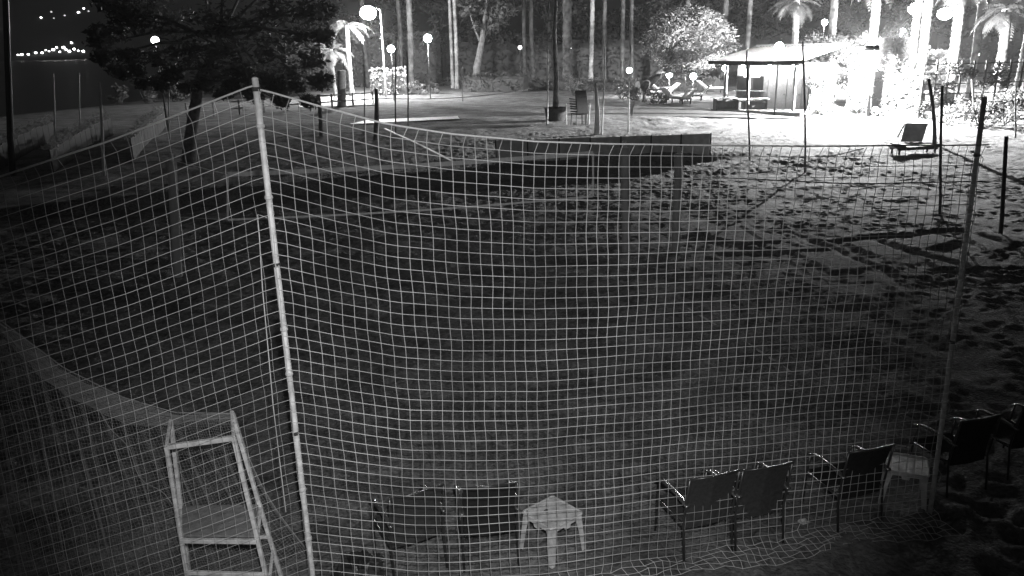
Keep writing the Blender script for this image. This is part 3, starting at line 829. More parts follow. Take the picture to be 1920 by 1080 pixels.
def hedge(label, a, b, h, w, seed, leaf=.16, dens=55, m=M_LEAFD, name='hedge', group=None):
    rng = random.Random(seed); a = Vector(a); b = Vector(b); d = b - a; L = d.length; d.normalize(); n = Vector((-d.y, d.x, 0)).normalized()
    o = thing(name, label, 'hedge', a, 0, group)
    core = MB(); k = max(2, int(L / 1.5)); rings = []
    for i in range(k + 1):
        p = d * (L * i / k); hh = h * (.86 + .08 * math.sin(i * 2.1 + seed)); z0 = float(gz(a.x + p.x, a.y + p.y)) - a.z
        q = Vector((p.x, p.y, 0))
        rings.append([q + n * (-w * .4) + Vector((0, 0, z0 - .1)), q + n * (-w * .38) + Vector((0, 0, z0 + hh * .8)), q + n * (-w * .2) + Vector((0, 0, z0 + hh)), q + n * (w * .2) + Vector((0, 0, z0 + hh)), q + n * (w * .38) + Vector((0, 0, z0 + hh * .8)), q + n * (w * .4) + Vector((0, 0, z0 - .1))])
    core.quadstrip(rings, True, True).build('twigs', M_LEAFD, o)
    mb = MB()
    for _ in range(int(L * (2 * h + w) * dens / 3)):
        l = rng.random() * L; x, y = a.x + d.x * l, a.y + d.y * l; z0 = float(gz(x, y)) - a.z
        side = rng.random() * (2 * h + w)
        if side < h: off, z = -w / 2, side
        elif side < 2 * h: off, z = w / 2, side - h
        else: off, z = (side - 2 * h) - w / 2, h
        off += rng.gauss(0, .07); z = max(.02, z + rng.gauss(0, .07) + .06 * math.sin(l * 3 + seed))
        p = Vector((d.x * l, d.y * l, z0 + z)) + n * off
        aa = Vector((rng.gauss(0, 1), rng.gauss(0, 1), rng.gauss(0, 1))).normalized(); u = aa.orthogonal().normalized(); s = leaf * rng.uniform(.6, 1.3)
        mb.poly([p - aa * s, p + u * s * .45, p + aa * s, p - u * s * .45])
    mb.build('foliage', m, o)
    return o
def frond_mesh(seed, L=2.6, droop=1.5, n=16):
    rng = random.Random(seed); mb = MB()
    pts = []
    for i in range(n + 1):
        t = i / n; pts.append(Vector((L * t * (1 - .18 * t), 0, .9 * t * L * .35 - droop * t * t)))
    mb.tube(pts, [.035 * (1 - .85 * i / n) for i in range(n + 1)], 4, False)
    for i in range(2, n + 1):
        p = pts[i]; d = (pts[i] - pts[i - 1]).normalized(); l = .62 * math.sin(math.pi * min(1, .12 + .9 * i / n)) + .1
        for s in (-1, 1):
            tip = p + Vector((d.x * l * .55, s * l * .8, d.z * l * .5 - l * .35 + rng.uniform(-.05, .05))); w = Vector((d.x, 0, d.z)) * .045
            mid = p.lerp(tip, .5) + Vector((0, 0, l * .1))
            mb.poly([p - w, mid - w * 1.1, tip, mid + w * 1.1, p + w])
    return mb
FRONDS = [frond_mesh(k, 2.5 + .2 * k, 1.2 + .35 * k).mesh('frond', M_FROND) for k in range(3)]
def palm_trunk_mesh(h, r, seed, n=9):
    rng = random.Random(seed); rings = []; k = int(h / .16)
    bx, by = rng.uniform(-.25, .25), rng.uniform(-.2, .2)
    for i in range(k + 1):
        t = i / k; rr = r * (1.25 - .35 * min(1, t * 6) if t < .17 else .9) * (1 + (.09 if i % 2 else -.05)) * (1 + rng.uniform(-.04, .04))
        c = Vector((bx * math.sin(t * 2.6), by * math.sin(t * 3.1), -.2 + (h + .2) * t))
        rings.append([c + Vector((math.cos(2 * math.pi * j / n + i * .3) * rr * rng.uniform(.95, 1.06), math.sin(2 * math.pi * j / n + i * .3) * rr * rng.uniform(.95, 1.06), 0)) for j in range(n)])
    return MB().quadstrip(rings, True, True), Vector((bx * math.sin(2.6), by * math.sin(3.1), h))
def palm(label, base, h, r, seed, nf=16, fs=1.0, group='palms at the back of the beach', m=M_PBARK):
    rng = random.Random(seed); o = thing('palm_tree', label, 'palm', base, rng.uniform(0, 6), group)
    t, top = palm_trunk_mesh(h, r, seed); t.build('trunk', m, o, True)
    for k in range(nf):
        f = bpy.data.objects.new('frond', FRONDS[k % 3]); COL.objects.link(f); f.parent = o; f.location = top - Vector((0, 0, .1))
        tilt = rng.uniform(-.75, .55) if k % 3 else rng.uniform(-.2, .9)
        f.rotation_euler = (0, tilt, 2.4 * k + rng.uniform(-.2, .2)); f.scale = (fs,) * 3
    return o
def base_at(px, py, Y=None):
    if Y is None: return G(px, py)
    p = P(px, 200, Y); return Vector((p.x, p.y, float(gz(p.x, p.y))))
def topz(px, py, Y): return P(px, py, Y).z

# ------------------------------------------------------------------ lamps
def globe_lamp(label, gpix, Y, r=0.22, em=M_EMGLOBE, post=True, name='globe_lamp', group='globe lamps of the garden', hang=False):
    g = P(gpix[0], gpix[1], Y); b = Vector((g.x, g.y, float(gz(g.x, g.y))))
    o = thing(name, label, 'lamp', b, 0, group); d = g - b
    MB().tube([(0, 0, -.2), d * .5, d - Vector((0, 0, r * .8))], 0.05, 7).build('post', M_DMETAL, o, True)
    MB().tube([d - Vector((0, 0, r * 1.05)), d - Vector((0, 0, r * .8))], [r * .35, r * .5], 8).build('collar', M_DMETAL, o, True)
    MB().sphere(d, r, 12, 8).build('globe', em, o, True)
    return o
def lamplight(o, loc, energy, radius=.2):
    l = bpy.data.lights.new('bulb', 'POINT'); l.energy = energy; l.shadow_soft_size = radius
    b = bpy.data.objects.new('bulb', l); COL.objects.link(b); b.parent = o; b.location = loc
    return b
# street lamp at the bright paving
def street_lamp(label, hpix, basex, Y, arm, energy, r=.3, name='street_lamp'):
    h = P(hpix[0], hpix[1], Y); bx = P(basex, 150, Y).x; b = Vector((bx, Y, float(gz(bx, Y))))
    o = thing(name, label, 'lamp', b); d = h - b; z = d.z + .25
    MB().tube([(0, 0, -.3), (0, 0, .6), (0, 0, z)], [.11, .09, .06], 8).build('post', M_GREYPOLE, o, True)
    MB().tube([(0, 0, z), (d.x * .5, d.y * .5, z + .15), (d.x, d.y, z + .05)], .04, 6).build('arm', M_GREYPOLE, o, True)
    MB().tube([d + Vector((0, 0, .34)), d + Vector((0, 0, .22)), d + Vector((0, 0, .1))], [.1, r, r * 1.05], 12).build('lamp_hood', M_GREYPOLE, o, True)
    MB().sphere(d, r, 12, 8, (1, 1, .8)).build('lamp_globe', M_EMSTRONG, o, True)
    lamplight(o, d + Vector((0, 0, -r * 1.6)), energy, .25)
    return o
street_lamp('tall street lamp with a glaring head over the bright paving', (690, 24), 722, 77, 1, LAMP_ENERGY, .75)
STAR = [((802, 72), 74, .34, 'star-bright lamp beside the tall leaning palm trunk'),
        ((733, 92), 72, .30, 'round globe lamp right of the glaring street lamp'),
        ((1180, 132), 70, .22, 'star-bright bulb, leftmost of the garden bulbs by the round tree'),
        ((1255, 140), 68, .24, 'star-bright bulb under the lit round tree, left of the pair'),
        ((1286, 121), 72, .22, 'star-bright bulb, the higher one of the close pair'),
        ((1300, 143), 67, .25, 'star-bright bulb, the lower one of the close pair'),
        ((1360, 128), 62, .22, 'star-bright bulb before the left end of the kiosk'),
        ((1442, 126), 58, .15, 'small bright bulb under the eave of the kiosk'),
        ((1461, 88), 50.5, .26, 'globe lamp on a thin post above the kiosk roof'),
        ((1546, 42), 75, .24, 'globe lamp high between the palms right of the kiosk'),
        ((975, 89), 88, .18, 'small dim globe lamp between the trunks, left of two'),
        ((1067, 92), 86, .24, 'small dim globe lamp between the trunks, right of two'),
        ((1790, 101), 78, .26, 'globe lamp among the palms at the right, left of two'),
        ((1830, 102), 80, .26, 'globe lamp among the palms at the right, right of two'),
        ((291, 76), 47, .22, 'bright globe lamp seen through the big tree at the left')]
for p, Y, r, lab in STAR:
    dim = 'dim' in lab or p[0] == 291
    o = globe_lamp(lab, p, Y, r, M_EMFAR if dim else M_EMGLOBE)
    if p[0] in (1461, 291): lamplight(o, P(p[0], p[1], Y) - o.location - Vector((0, 0, r + .1)), 1500 if p[0] == 1461 else 120, .1)
street_lamp('tall lamp with a glaring head between the white-lit palms, left of two', (1716, 16), 1700, 64, 1, 3500, .5)
street_lamp('tall lamp with a glaring head between the white-lit palms, right of two', (1772, 26), 1790, 66, 1, 3500, .55)
# flood light
def flood(label, hpix, Y, target, energy, light_blocker=True):
    h = P(hpix[0], hpix[1], Y); b = Vector((h.x, h.y, float(gz(h.x, h.y))))
    o = thing('flood_light', label, 'lamp', b); d = h - b
    dirv = (Vector(target) - h); dirv.z = 0; dirv.normalize(); sd = Vector((-dirv.y, dirv.x, 0)); up = Vector((0, 0, 1))
    MB().tube([(0, 0, -.3), (0, 0, d.z * .6), (0, 0, d.z + .3)], [.09, .07, .05], 8).build('post', M_GREYPOLE, o, True)
    MB().sphere(d + dirv * .9 + up * .14, .09, 10, 6).build('lamp_glass', M_EMSTRONG, o, True)
    MB().tube([d + up * .2, d + dirv * .9 + up * .28], .04, 6).build('bracket', M_DMETAL, o, True)
    if light_blocker:                                             # added opaque plate: keeps the floodlight off the near court
        rings = []
        for i in range(13):
            a = R(-62 + 124 * i / 12); v = dirv * math.cos(a) + sd * math.sin(a); c = d + dirv * .9
            e = math.tan(R(BLOCKER_DEG)) * .45
            rings.append([c + v * .45 - up * e, c + v * .40 + up * .22, c + v * .41 + up * .23, c + v * .46 - up * e])
        MB().quadstrip(rings, True, True).build('light_blocker', M_DMETAL, o, True)
    lamplight(o, d + dirv * .9, energy, .016)
    return o
flood('glaring floodlight on a pole beside the kiosk', (1640, 92), 50, G(1500, 320), FLOOD_ENERGY)
flood('second floodlight lighting the trellis at the right', (1690, 60), 68, G(1840, 230), FLOOD_ENERGY * .3, False)

# ------------------------------------------------------------------ the kiosk
def kiosk():
    p0, p1 = G(1352, 208), G(1487, 219)
    ax = (p1 - p0); ax.z = 0; W = ax.length; ax.normalize(); yaw = math.atan2(ax.y, ax.x); bk = Vector((-ax.y, ax.x, 0))
    base = Vector((p0.x, p0.y, float(gz(p0.x, p0.y))))
    o = thing('kiosk', 'plank-walled beach kiosk with a pale sloping roof and lit porch', 'kiosk', base, yaw)
    He = onplane(1360, 116, p0, p1)[1] - base.z; He2 = onplane(1485, 128, p0, p1)[1] - base.z
    H = min(He, He2 + .2); D = 4.0; PD = 1.8
    MB().box((W / 2, 2.4, .04), (W + 1.2, 5.4, .2)).build('floor_slab', M_CONC, o)
    # porch posts and beam
    for x in (.2, W * .36, W * .98): MB().box((x, .1, H / 2), (.16, .16, H), bev=.01).build('porch_post', M_PLANK, o)
    MB().box((W / 2, .1, H + .08), (W + .3, .2, .2), bev=.01).build('beam', M_DARKWOOD, o)
    # plank walls
    n = int(W / .42); k = 0
    for i in range(n):
        x = (i + .5) * W / n
        MB().box((x, PD + .02 * (i % 2), H / 2 + .06), (W / n - .03, .05, H - .1), bev=.006).build('plank', M_PLANK, o)
    for i in range(8):
        MB().box((W + .02 * (i % 2), PD + .3 + i * .42, H / 2 + .06), (.05, .39, H - .1), bev=.006).build('plank', M_PLANK, o)
        MB().box((.0 - .02 * (i % 2), PD + .3 + i * .42, H / 2 + .06), (.05, .39, H - .1), bev=.006).build('plank', M_PLANK, o)
    MB().box((W / 2, PD + 3.5, H / 2), (W, .1, H)).build('back_wall', M_PLANK, o)
    for x in (W * .62, W * .82):
        d = MB().box((x, PD - .05, 1.08), (.95, .05, 2.05), bev=.01).build('door', M_BOARD, o)
        MB().sphere((x + .35, PD - .11, 1.05), .045, 8, 5).build('handle', M_DMETAL, d)
    w = MB().box((W * .2, PD - .05, 1.7), (1.9, .06, .9), bev=.01).build('serving_hatch', M_GLASS, o)
    MB().box((W * .2, PD - .1, 1.22), (2.1, .28, .05), bev=.01).build('counter', M_PLASTIC, w)
    for (x, ww) in ((W * .76, 1.5), (W * .22, 1.2)):
        MB().box((x, PD - .06, H - .55), (ww, .05, .6), bev=.01).build('sign_board', M_CLOTH, o)
    # roof: slopes down to the front, corrugated sheets
    zr, zf = H + 1.05, H + .25
    nS = int((W + 1.4) / .9); rf = None
    sl = (zr - zf) / (D + 2.2)
    for i in range(nS):
        x0 = -.7 + i * (W + 1.4) / nS; x1 = -.7 + (i + 1) * (W + 1.4) / nS - .02
        rings = []
        cols = 9
        for s_ in range(cols):
            x = x0 + (x1 - x0) * s_ / (cols - 1); zz = .03 * math.cos(s_ * math.pi)
            rings.append([(x, -.7, zf + zz), (x, D + 1.5, zr + zz), (x, D + 1.5, zr + zz - .02), (x, -.7, zf + zz - .02)])
        MB().quadstrip(rings, True, True).build('roof_sheet', M_ROOF, o)
    MB().box((W / 2, -.72, zf - .08), (W + 1.4, .05, .2)).build('fascia', M_DARKWOOD, o)
    MB().box((W / 2, D + 1.5, zr + .06), (W + 1.4, .2, .16)).build('ridge_cap', M_DARKWOOD, o)
    # lamp under the porch
    bl = MB().sphere((W * .55, .9, H - .15), .13, 8, 6).build('porch_lamp', M_EMGLOBE, o)
    bl2 = MB().sphere((W * .18, .9, H - .15), .13, 8, 6).build('porch_lamp', M_EMGLOBE, o)
    bl3 = MB().sphere((W * .86, .9, H - .15), .10, 8, 6).build('porch_lamp', M_EMGLOBE, o)
kiosk()

# trellis beside the kiosk, overgrown
def trellis(label, a, b, h, seed, leaf_m=M_LEAFL, nleaf=500, cols=5, name='trellis', group=None):
    rng = random.Random(seed); a = Vector(a); b = Vector(b); d = b - a; d.z = 0; L = d.length; d.normalize(); n = Vector((-d.y, d.x, 0))
    o = thing(name, label, 'trellis', a, 0, group)
    for i in range(cols + 1):
        p = d * (L * i / cols); MB().box((p.x, p.y, h / 2), (.09, .09, h + .1), math.atan2(d.y, d.x)).build('post', M_TEXT, o)  # posts and rails coloured near-black to give a backlit silhouette
    for k in range(6):
        z = h * (.08 + .178 * k); MB().bar(Vector((0, 0, z)) + n * .05, d * L + Vector((0, 0, z)) + n * .05,   .03, .06).build('rail', M_TEXT, o)
    mb = MB(); cs = [((d.x * rng.random() * L, d.y * rng.random() * L, rng.uniform(.2, h)), .5) for _ in range(int(L * 3))]
    cs = [((d.x * u * L, d.y * u * L, z), .55) for u, z in [(rng.random(), rng.uniform(.1, h) * rng.uniform(.6, 1)) for _ in range(int(L * 4))]]
    leaf_cloud(mb, cs, rng, max(4, nleaf // max(1, len(cs))), 1.0, .13); mb.build('climbing_leaves', leaf_m, o)
    return o
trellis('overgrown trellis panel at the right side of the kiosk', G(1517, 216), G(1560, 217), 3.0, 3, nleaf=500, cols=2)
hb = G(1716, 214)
trellis('long overgrown trellis fence right of the floodlight', G(1722, 222), G(1925, 216), 3.2, 4, leafmat('backlit_leaf', .035), 3600, 9)  # leaf colour darkened in place of backlighting

# ------------------------------------------------------------------ tables and loungers on the terrace
def terrace_table(label, px, py, w=1.5, rz=.1, cloth=M_CLOTH):
    b = G(px, py); b.z += .08
    o = thing('terrace_table', label, 'table', b, rz, 'tables on the kiosk terrace')
    MB().box((0, 0, .75), (w, .85, .05), bev=.01).build('table_top', cloth, o)
    for x in (-1, 1):
        MB().box((x * (w / 2 - .1), 0, .36), (.07, .6, .72)).build('leg', M_DARKWOOD, o)
    MB().box((0, 0, .32), (w - .25, .5, .55), bev=.03).build('cabinet', M_DARKWOOD, o)
    return o
terrace_table('white-topped dark table left of the thin post before the kiosk', 1358, 208, 1.5)
terrace_table('white-topped dark table right of the thin post before the kiosk', 1408, 210, 2.0, .05)
def lounger(label, px, py, rz, sc=1.0):
    b = G(px, py); b.z += .06
    o = thing('lounger', label, 'lounger', b, rz, 'pale loungers under the round tree'); o.scale = (sc,) * 3
    MB().box((.35, 0, .36), (1.3, .62, .1), bev=.03).build('seat_cushion', M_CLOTH, o)
    MB().box((-.55, 0, .62), (.8, .62, .1), M=Matrix.Rotation(R(40), 3, 'Y'), bev=.03).build('back_cushion', M_CLOTH, o)
    for x in (-.3, .9):
        for y in (-.27, .27): MB().box((x, y, .15), (.05, .05, .32)).build('leg', M_DARKWOOD, o)
    MB().box((.3, 0, .28), (1.4, .64, .05)).build('frame', M_DARKWOOD, o)
for i, (px, py, rz, lab) in enumerate(((1236, 176, .2, 'pale lounger by the trunk of the round tree, the farthest of the group'), (1248, 184, 3.3, 'pale lounger by the trunk of the round tree, second from the back'),
                                       (1262, 193, .5, 'pale lounger in the middle of the group under the bulbs'), (1282, 196, 1.9, 'pale lounger tipped up towards the garden, in front of the bulbs'),
                                       (1305, 190, 2.8, 'pale lounger right of the slim trunk under the bulbs'), (1330, 176, .1, 'pale lounger behind the white-topped tables'))):
    lounger(lab, px, py, rz, 1.25)

# stacked chairs, planter
def chair_stack():
    b = G(1086, 234); o = thing('stacked_chairs', 'dark plastic chairs stacked beside the pale log post', 'chairs', b, .4); o.scale = (1.5,) * 3
    for i in range(5):
        c = MB(); z = .42 + i * .09; y = i * .03
        c.box((0, y, z), (.5, .48, .035), bev=.01)
        c.box((0, y - .25, z + .27), (.48, .035, .5), M=Matrix.Rotation(R(-10), 3, 'X'), bev=.01)
        for x in (-.24, .24): c.box((x, y, z + .2), (.04, .46, .03))
        c.build('chair', M_TEXT, o)
    for x in (-.22, .22):
        for y in (-.2, .2): MB().tube([(x * 1.12, y * 1.12, 0), (x, y, .42)], .018, 6).build('leg', M_DMETAL, o)
chair_stack()
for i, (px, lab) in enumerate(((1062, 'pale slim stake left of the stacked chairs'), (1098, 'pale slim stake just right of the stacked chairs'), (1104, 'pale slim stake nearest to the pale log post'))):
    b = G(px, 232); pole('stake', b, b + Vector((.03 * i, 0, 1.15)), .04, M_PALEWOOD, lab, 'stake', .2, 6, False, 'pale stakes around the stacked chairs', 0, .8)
def planter():
    b = G(1042, 226); o = thing('tree_planter', 'dark round planter with a slim tree trunk beside the stacked chairs', 'planter', b)
    MB().tube([(0, 0, -.1), (0, 0, .1), (0, 0, .7), (0, 0, .78), (0, 0, .78), (0, 0, .6)], [.5, .6, .68, .72, .62, .6], 16).build('pot', M_DARKWOOD, o, True)
    MB().tube([(0, 0, .55), (.05, 0, 2.5), (-.06, 0, 5), (.1, 0, 7.5)], [.2, .16, .13, .1], 8).build('trunk', M_BARK, o, True)
    mb = MB(); rng = random.Random(8); leaf_cloud(mb, crown_centres(rng, 16, 1.8, 1.2, 8.4), rng, 60, 1, .22); mb.build('crown', M_LEAFD, o)
planter()

# ------------------------------------------------------------------ trees, palms, hedges
# the big tree at the left
bt = G(352, 300)
tr_lean = (P(400, 60, bt.y + 1).x - bt.x, 1.0)
def big_tree():
    rng = random.Random(12)
    o = thing('big_tree', 'big broad-leaved tree with dark hanging crown at the left', 'tree', bt)
    Y = bt.y; cs = []
    spots = [(190, 80, 20), (215, 60, 26), (200, 105, 18), (240, 100, 22), (260, 40, 34), (300, 110, 22), (250, 130, 16), (320, 40, 40), (360, 100, 34), (330, 140, 20), (400, 30, 44), (420, 90, 38), (400, 140, 26), (450, 130, 28),
             (470, 50, 44), (500, 100, 36), (500, 150, 24), (520, 20, 40), (550, 70, 38), (545, 135, 30), (580, 25, 34), (590, 110, 26), (600, 70, 22), (560, 165, 14), (530, 185, 16), (280, 0, 40), (380, -50, 50), (480, -50, 60), (560, -50, 45), (610, 20, 20),
             (430, -130, 70), (330, -110, 60), (530, -130, 60), (440, 165, 14), (620, -20, 22), (345, 165, 12), (575, 190, 16), (600, 155, 22), (480, 175, 18), (420, 172, 16), (300, 160, 18), (270, 150, 16), (225, 135, 16), (180, 60, 20), (230, 20, 34), (200, 0, 30), (380, 160, 20), (520, 165, 22)]
    for (px, py, r) in spots:
        for k in range(2):
            p = P(px + rng.uniform(-8, 8), py + rng.uniform(-6, 6), Y + rng.uniform(-3, 3)) - bt
            cs.append((p, r / 38.0 * rng.uniform(.8, 1.15)))
    mb = MB(); leaf_cloud(mb, cs, rng, 120, 1.0, .17); mb.build('crown', M_LEAFD, o)
    t = MB(); f1 = P(362, 225, Y) - bt; f2 = P(374, 150, Y) - bt; f3 = P(420, 40, Y) - bt
    t.tube([(0, 0, -.3), f1 * .5, f1, f2, f3], [.34, .27, .25, .22, .1], 10)
    for c, r in cs[::4]:
        s = f2.lerp(f3, rng.random()); t.tube([s, s.lerp(c, .5) + Vector((0, 0, .3)), c], [.1, .06, .02], 5)
    t.build('trunk', M_BARK, o, True)
big_tree()
# lit round tree and the bush-like tree before the flood light
b = G(1208, 192); Hh = topz(1270, 45, b.y) - b.z
tree('lit round-crowned tree hanging over the garden bulbs', b, Hh + .6, (1350 - 1205) / FPX * b.y * .56, 1.9, 21, .13, 70, 240, M_LEAFL, .34, lean=((1285 - 1208) / FPX * b.y, .5), fork=.35)
b = base_at(1552, 0, 62)
tree('grey bushy tree between the kiosk and the floodlight', b, topz(1540, 72, b.y) - b.z, 2.1, 1.5, 22, .18, 34, 90, M_LEAF, .12, lean=(-.6, .4))
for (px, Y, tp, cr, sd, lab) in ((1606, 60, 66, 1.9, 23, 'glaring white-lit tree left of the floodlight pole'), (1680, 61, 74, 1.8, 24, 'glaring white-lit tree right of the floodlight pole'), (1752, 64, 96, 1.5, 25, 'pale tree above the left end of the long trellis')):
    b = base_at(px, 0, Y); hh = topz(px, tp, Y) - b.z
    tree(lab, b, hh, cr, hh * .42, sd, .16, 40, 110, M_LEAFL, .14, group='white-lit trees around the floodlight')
PALMS = [(632, 168, 4.4, .20, 'short bright palm left of the glaring street lamp', 1), (662, 160, 6.6, .26, 'bright palm directly under the glaring street lamp', 1),
         (692, 166, 13, .30, 'dark palm trunk behind the street lamp head', 0), (772, 170, 14, .34, 'thick dark palm trunk left of the star-bright lamp', 0), (752, 165, 12, .24, 'slim palm trunk between street lamp and thick trunk', 0),
         (849, 165, 13, .20, 'thin lit palm trunk right of the star-bright lamp, left one of two', 0), (857, 166, 13.5, .22, 'thin lit palm trunk right of the star-bright lamp, right one of two', 0),
         (985, 160, 13, .24, 'palm trunk beside the left dim globe lamp', 0), (1001, 158, 14, .26, 'palm trunk right of the left dim globe lamp', 0), (1063, 166, 14, .5, 'broad pale trunk behind the right dim globe lamp', 0),
         (1107, 160, 14, .26, 'brightly speckled palm trunk right of the broad pale one', 0), (1133, 158, 13, .24, 'dim palm trunk next to the speckled one', 0), (1166, 158, 14, .24, 'dim palm trunk above the leftmost garden bulb, left of two', 0), (1186, 157, 13.5, .24, 'dim palm trunk above the leftmost garden bulb, right of two', 0),
         (1281, 158, 14, .26, 'palm trunk rising behind the lit round tree', 0), (1352, 160, 14, .3, 'palm trunk behind the left end of the kiosk roof', 0), (1395, 162, 13, .26, 'palm trunk behind the middle of the kiosk roof', 0),
         (1480, 170, 7.6, .3, 'palm with drooping fronds above the kiosk', 1), (1553, 172, 13, .34, 'palm trunk right of the kiosk behind the grey tree', 0),
         (1620, 190, 8.4, .34, 'palm with white-lit fronds over the floodlight', 1), (1703, 188, 13, .28, 'dark palm trunk right of the floodlight', 0), (1722, 196, 14, .34, 'white-lit palm trunk right of the floodlight', 0), (1776, 196, 7.8, .36, 'white-lit palm with bright fronds by the trellis', 1),
         (1816, 190, 13, .26, 'dim palm trunk between the two right globe lamps', 0), (1858, 196, 6.2, .34, 'short bright palm behind the trellis near the right edge', 1), (1905, 192, 12, .34, 'palm trunk at the right edge', 0)]
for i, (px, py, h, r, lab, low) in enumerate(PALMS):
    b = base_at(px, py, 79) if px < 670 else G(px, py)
    palm(lab, b, h, r, 100 + i, 18 if low else 12, 1.0 if low else 1.15, m=M_PBARK_LIT if (px in (849, 857, 1107) or px > 1600 or low) else M_PBARK)
tree('dark forked tree right of the thin lit palm trunks', G(896, 168), 11, 3.0, 2.4, 31, .3, 26, 40, M_LEAFD, .38, fork=.4, lean=(1.2, 0))
for i, (px, py, h, r, lab) in enumerate(((920, 150, 12, 4.5, 'dark backdrop tree behind the forked tree'), (1030, 148, 13, 4.8, 'dark backdrop tree behind the dim globe lamps'), (1140, 150, 9, 4.6, 'low dark backdrop tree left of the lit round tree'),
                                      (1240, 146, 13, 5.0, 'dark backdrop tree behind the lit round tree'), (1340, 148, 13, 5.0, 'dark backdrop tree behind the kiosk roof'), (1450, 148, 12, 4.6, 'dark backdrop tree above the right end of the kiosk'), (820, 150, 13, 4.4, 'dark backdrop tree behind the star-bright lamp'),
                                      (720, 148, 13, 4.6, 'dark backdrop tree behind the street lamp'), (1560, 152, 12, 4.4, 'dark backdrop tree behind the floodlight'), (1680, 150, 12, 4.6, 'dark backdrop tree behind the lit trunks'), (1800, 150, 11, 4.6, 'dark backdrop tree behind the right globe lamps'), (620, 150, 12, 4.6, 'dark backdrop tree behind the short bright palm'))):
    p = P(px, 120, 112 + 5 * (i % 3)); b = Vector((p.x, p.y, float(gz(p.x, p.y))))
    tree(lab, b, h, r, h * .36, 50 + i, .42, 30, 60, M_LEAFD, .3, group='dark trees of the backdrop')
hedge('tall dark hedge wall far behind the palm trunks', base_at(835, 0, 104), base_at(1210, 0, 104), 5.5, 2.5, 11, .3, 22, M_LEAF)
hedge('tall hedge wall behind the kiosk', base_at(1215, 0, 100), base_at(1530, 0, 100), 5.5, 2.5, 12, .3, 22, M_LEAF)
hedge('tall hedge wall behind the street lamp', base_at(545, 0, 98), base_at(830, 0, 100), 6.0, 2.5, 13, .3, 24, M_LEAFL)
hedge('tall hedge wall behind the right globe lamps', base_at(1735, 0, 92), base_at(1960, 0, 92), 5.0, 2.5, 14, .3, 24, M_LEAF)
hedge('long dark clipped hedge under the palm trunks', G(872, 172), G(986, 172), 1.7, 1.6, 1)
hedge('low dark hedge between the palms left of the round tree', G(1000, 168), G(1195, 172), 1.1, 1.2, 2, m=M_LEAF)
hedge('low hedge behind the garden loungers', G(1215, 168), G(1345, 172), 1.2, 1.2, 3, m=M_LEAF)
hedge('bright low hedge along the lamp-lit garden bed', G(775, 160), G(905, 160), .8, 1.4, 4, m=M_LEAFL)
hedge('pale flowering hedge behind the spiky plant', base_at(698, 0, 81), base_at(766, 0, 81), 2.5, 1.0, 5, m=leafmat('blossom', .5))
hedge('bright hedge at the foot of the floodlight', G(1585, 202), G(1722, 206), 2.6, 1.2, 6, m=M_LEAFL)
def agave(label, px, py, sc):
    rng = random.Random(px); b = G(px, py); o = thing('spiky_plant', label, 'plant', b, 0, 'spiky plants of the garden bed'); o.scale = (sc,) * 3
    for k in range(26):
        a = k * 2.4; el = rng.uniform(.5, 1.4); L = rng.uniform(.9, 1.5); mb = MB(); rings = []
        d = Vector((math.cos(a) * math.cos(el), math.sin(a) * math.cos(el), math.sin(el))); s = Vector((-math.sin(a), math.cos(a), 0))
        for i in range(5):
            t = i / 4; w = .06 * (1 - t) ** .7 + .004; p = d * L * t - Vector((0, 0, .18 * t * t))
            rings.append([p + s * w, p + Vector((0, 0, -.02)), p - s * w])
        mb.quadstrip(rings, False).build('leaf', M_FROND, o)
agave('tall spiky plant between the two thin posts', 738, 178, 1.9)
agave('smaller spiky plant right of the tall spiky one', 768, 176, 1.3)
for i, (px, py, r, h, m, lab) in enumerate(((722, 176, 1.0, 1.3, M_LEAF, 'dark bush left of the tall spiky plant'), (785, 178, 1.1, 1.3, M_LEAFL, 'pale bush right of the spiky plants'), (812, 176, .9, 1.0, M_LEAF, 'dark bush before the bright low hedge'),
                                     (1192, 190, .9, 1.0, M_LEAF, 'bush at the foot of the round tree, left side'), (1228, 196, 1.0, .9, M_LEAFD, 'dark bush at the foot of the round tree, right side'), (1165, 186, 1.2, 1.1, M_LEAF, 'bush behind the leftmost garden bulb'),
                                     (1605, 212, .8, .6, M_LEAFD, 'low dark plant on the bright sand before the floodlight'), (1640, 216, .9, .5, M_LEAFD, 'low dark plant right of the floodlight foot'), (1780, 232, 1.2, 1.4, M_LEAFL, 'bright bush at the foot of the trellis, left'),
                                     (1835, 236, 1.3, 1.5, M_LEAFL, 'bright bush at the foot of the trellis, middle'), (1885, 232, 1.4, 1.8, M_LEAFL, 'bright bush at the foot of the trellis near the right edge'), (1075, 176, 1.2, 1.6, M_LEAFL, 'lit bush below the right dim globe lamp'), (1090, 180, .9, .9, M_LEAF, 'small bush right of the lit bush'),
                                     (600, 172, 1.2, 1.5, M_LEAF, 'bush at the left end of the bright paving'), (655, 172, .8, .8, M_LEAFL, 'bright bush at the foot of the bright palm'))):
    bush(lab, G(px, py), r, h, 200 + i, .13, 420, m)
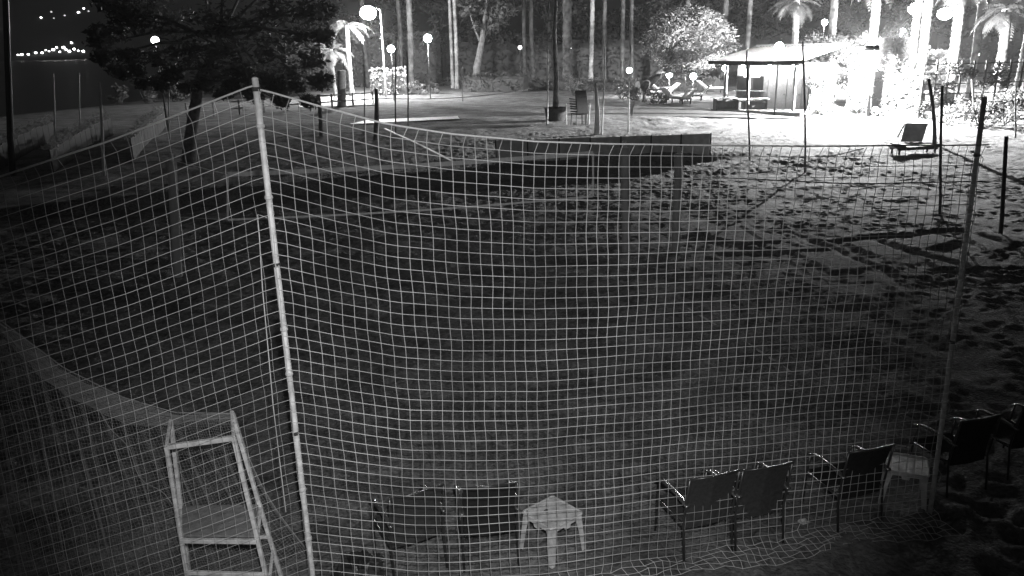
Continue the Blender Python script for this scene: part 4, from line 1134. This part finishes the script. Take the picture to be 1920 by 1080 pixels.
# three dark clipped bushes and the planted screens at the left
for i, (px, py, lab) in enumerate(((228, 194, 'dark squat bush, left of three below the lamp'), (274, 194, 'dark squat bush, middle of three below the lamp'), (332, 190, 'dark squat bush, right of three below the lamp'))):
    bush(lab, G(px, py), 1.15, 1.9, 300 + i, .2, 600, M_LEAFD, group='squat dark bushes at the left')
def screen(label, pa, pb, h, seed):
    rng = random.Random(seed); a = G(*pa); bq = G(*pb); d = bq - a; d.z = 0; L = d.length; dn = d.normalized(); n = Vector((-dn.y, dn.x, 0))
    o = thing('planted_screen', label, 'screen', a, 0, 'reed screens topped with plants'); k = max(3, int(L / 1.1))
    for i in range(k):
        p = dn * (L * (i + .5) / k); z0 = float(gz(a.x + p.x, a.y + p.y)) - a.z
        MB().box((p.x, p.y, z0 + h / 2 - .05), (L / k - .04, .05, h), math.atan2(d.y, d.x)).build('panel', M_TEXT, o)
    mb = MB()
    for _ in range(int(L * 34)):
        l = rng.random() * L; z0 = float(gz(a.x + dn.x * l, a.y + dn.y * l)) - a.z
        p = dn * l + n * rng.gauss(0, .1) + Vector((0, 0, z0 + h + abs(rng.gauss(0, .14))))
        aa = Vector((rng.gauss(0, 1), rng.gauss(0, 1), rng.gauss(0, .6))).normalized(); u = aa.orthogonal().normalized(); s = .12 * rng.uniform(.6, 1.3)
        mb.poly([p - aa * s, p + u * s * .45, p + aa * s, p - u * s * .45])
    tag(mb.build('plants', leafmat('lit_screen_leaf', .4), o), kind='stuff')  # leaf tone raised to put lamplight on the screen tops
screen('leaf-topped screen slanting to the sea, leftmost and dimmest of three', (-20, 330), (104, 262), 1.0, 1)
screen('leaf-topped screen slanting to the sea, middle one of three', (100, 325), (212, 252), 1.0, 2)
screen('leaf-topped screen slanting to the sea, right one by the big tree', (250, 300), (312, 238), 1.0, 3)

# wooden rail fence by the bright paving
def rail_fence():
    a, b = G(352, 222), G(700, 196); o = thing('rail_fence', 'low wooden rail fence along the back path left of the paving', 'fence', a); L = a.copy(); d = b - a
    for i in range(9):
        p = a + d * (i / 8); p.z = float(gz(p.x, p.y)); MB().box(p - L + Vector((0, 0, .5)), (.12, .12, 1.1)).build('post', M_WOOD, o)
    for z in (.45, .95):
        for i in range(8):
            p = a + d * (i / 8); q = a + d * ((i + 1) / 8); p.z = float(gz(p.x, p.y)) + z; q.z = float(gz(q.x, q.y)) + z
            MB().bar(p - L, q - L, .06, .1).build('rail', M_WOOD, o)
rail_fence()
# building at the upper right
def building(label, px, Y, w, h, seed):
    p = P(px, 120, Y); b = Vector((p.x, Y, float(gz(p.x, Y)))); o = thing('apartment_building', label, 'building', b, R(-12))
    MB().box((0, 0, h / 2), (w, 9, h)).build('wall', M_BWALL, o)
    MB().box((0, 0, h + .2), (w + .6, 9.6, .4)).build('roof', M_CONC, o)
    for fl in range(int(h / 3)):
        for i in range(int(w / 3)):
            x = -w / 2 + 1.6 + i * 3; z = 1.7 + fl * 3
            f = MB().box((x, -4.52, z), (1.5, .08, 1.5)).build('window', M_WALL, o); MB().box((x, -4.57, z), (1.25, .04, 1.25)).build('pane', M_GLASS, f)
        if fl: MB().box((0, -5.0, fl * 3 - .1), (w - 1, 1.0, .15)).build('balcony', M_CONC, o)
building('apartment block with rows of windows behind the palms at the upper right', 1900, 120, 16, 14, 1)
def glare_house():  # added white walls that stand in for the burnt-out floodlight glare
    p = P(1645, 120, 72); b = Vector((p.x, 72, float(gz(p.x, 72)))); o = thing('glare_house', 'added white flat-roofed house standing in for the glare behind the floodlight', 'house', b, R(-8))
    MB().box((0, 2, 1.7), (7.6, 4, 3.4)).build('wall', M_WALL, o); MB().box((0, 2, 3.5), (8.2, 4.6, .2)).build('roof', M_WALL, o)
    d = MB().box((2.4, -.03, 1.05), (1.0, .08, 2.1), bev=.01).build('door', M_WALL, o); MB().sphere((2.75, -.1, 1.0), .05, 8, 5).build('handle', M_DMETAL, d)
    w = MB().box((-1.8, -.03, 1.7), (1.4, .08, 1.0), bev=.01).build('shutter', M_WALL, o)
glare_house()

# ------------------------------------------------------------------ damp sea air
HAZE = 0.00042
hz = MB().box((-350, 1830, 220), (4900, 3800, 448)).build('haze', None)
hm = bpy.data.materials.new('sea_air'); hm.use_nodes = True
for n in list(hm.node_tree.nodes):
    if n.type == 'BSDF_PRINCIPLED': hm.node_tree.nodes.remove(n)
vn = hm.node_tree.nodes.new('ShaderNodeVolumePrincipled')
vn.inputs['Color'].default_value = (.9, .9, .9, 1); vn.inputs['Density'].default_value = HAZE; vn.inputs['Anisotropy'].default_value = 0.2
hm.node_tree.links.new(vn.outputs[0], hm.node_tree.nodes['Material Output'].inputs['Volume'])
hz.data.materials.append(hm); tag(hz, 'damp night air glowing around the lamps', kind='stuff')
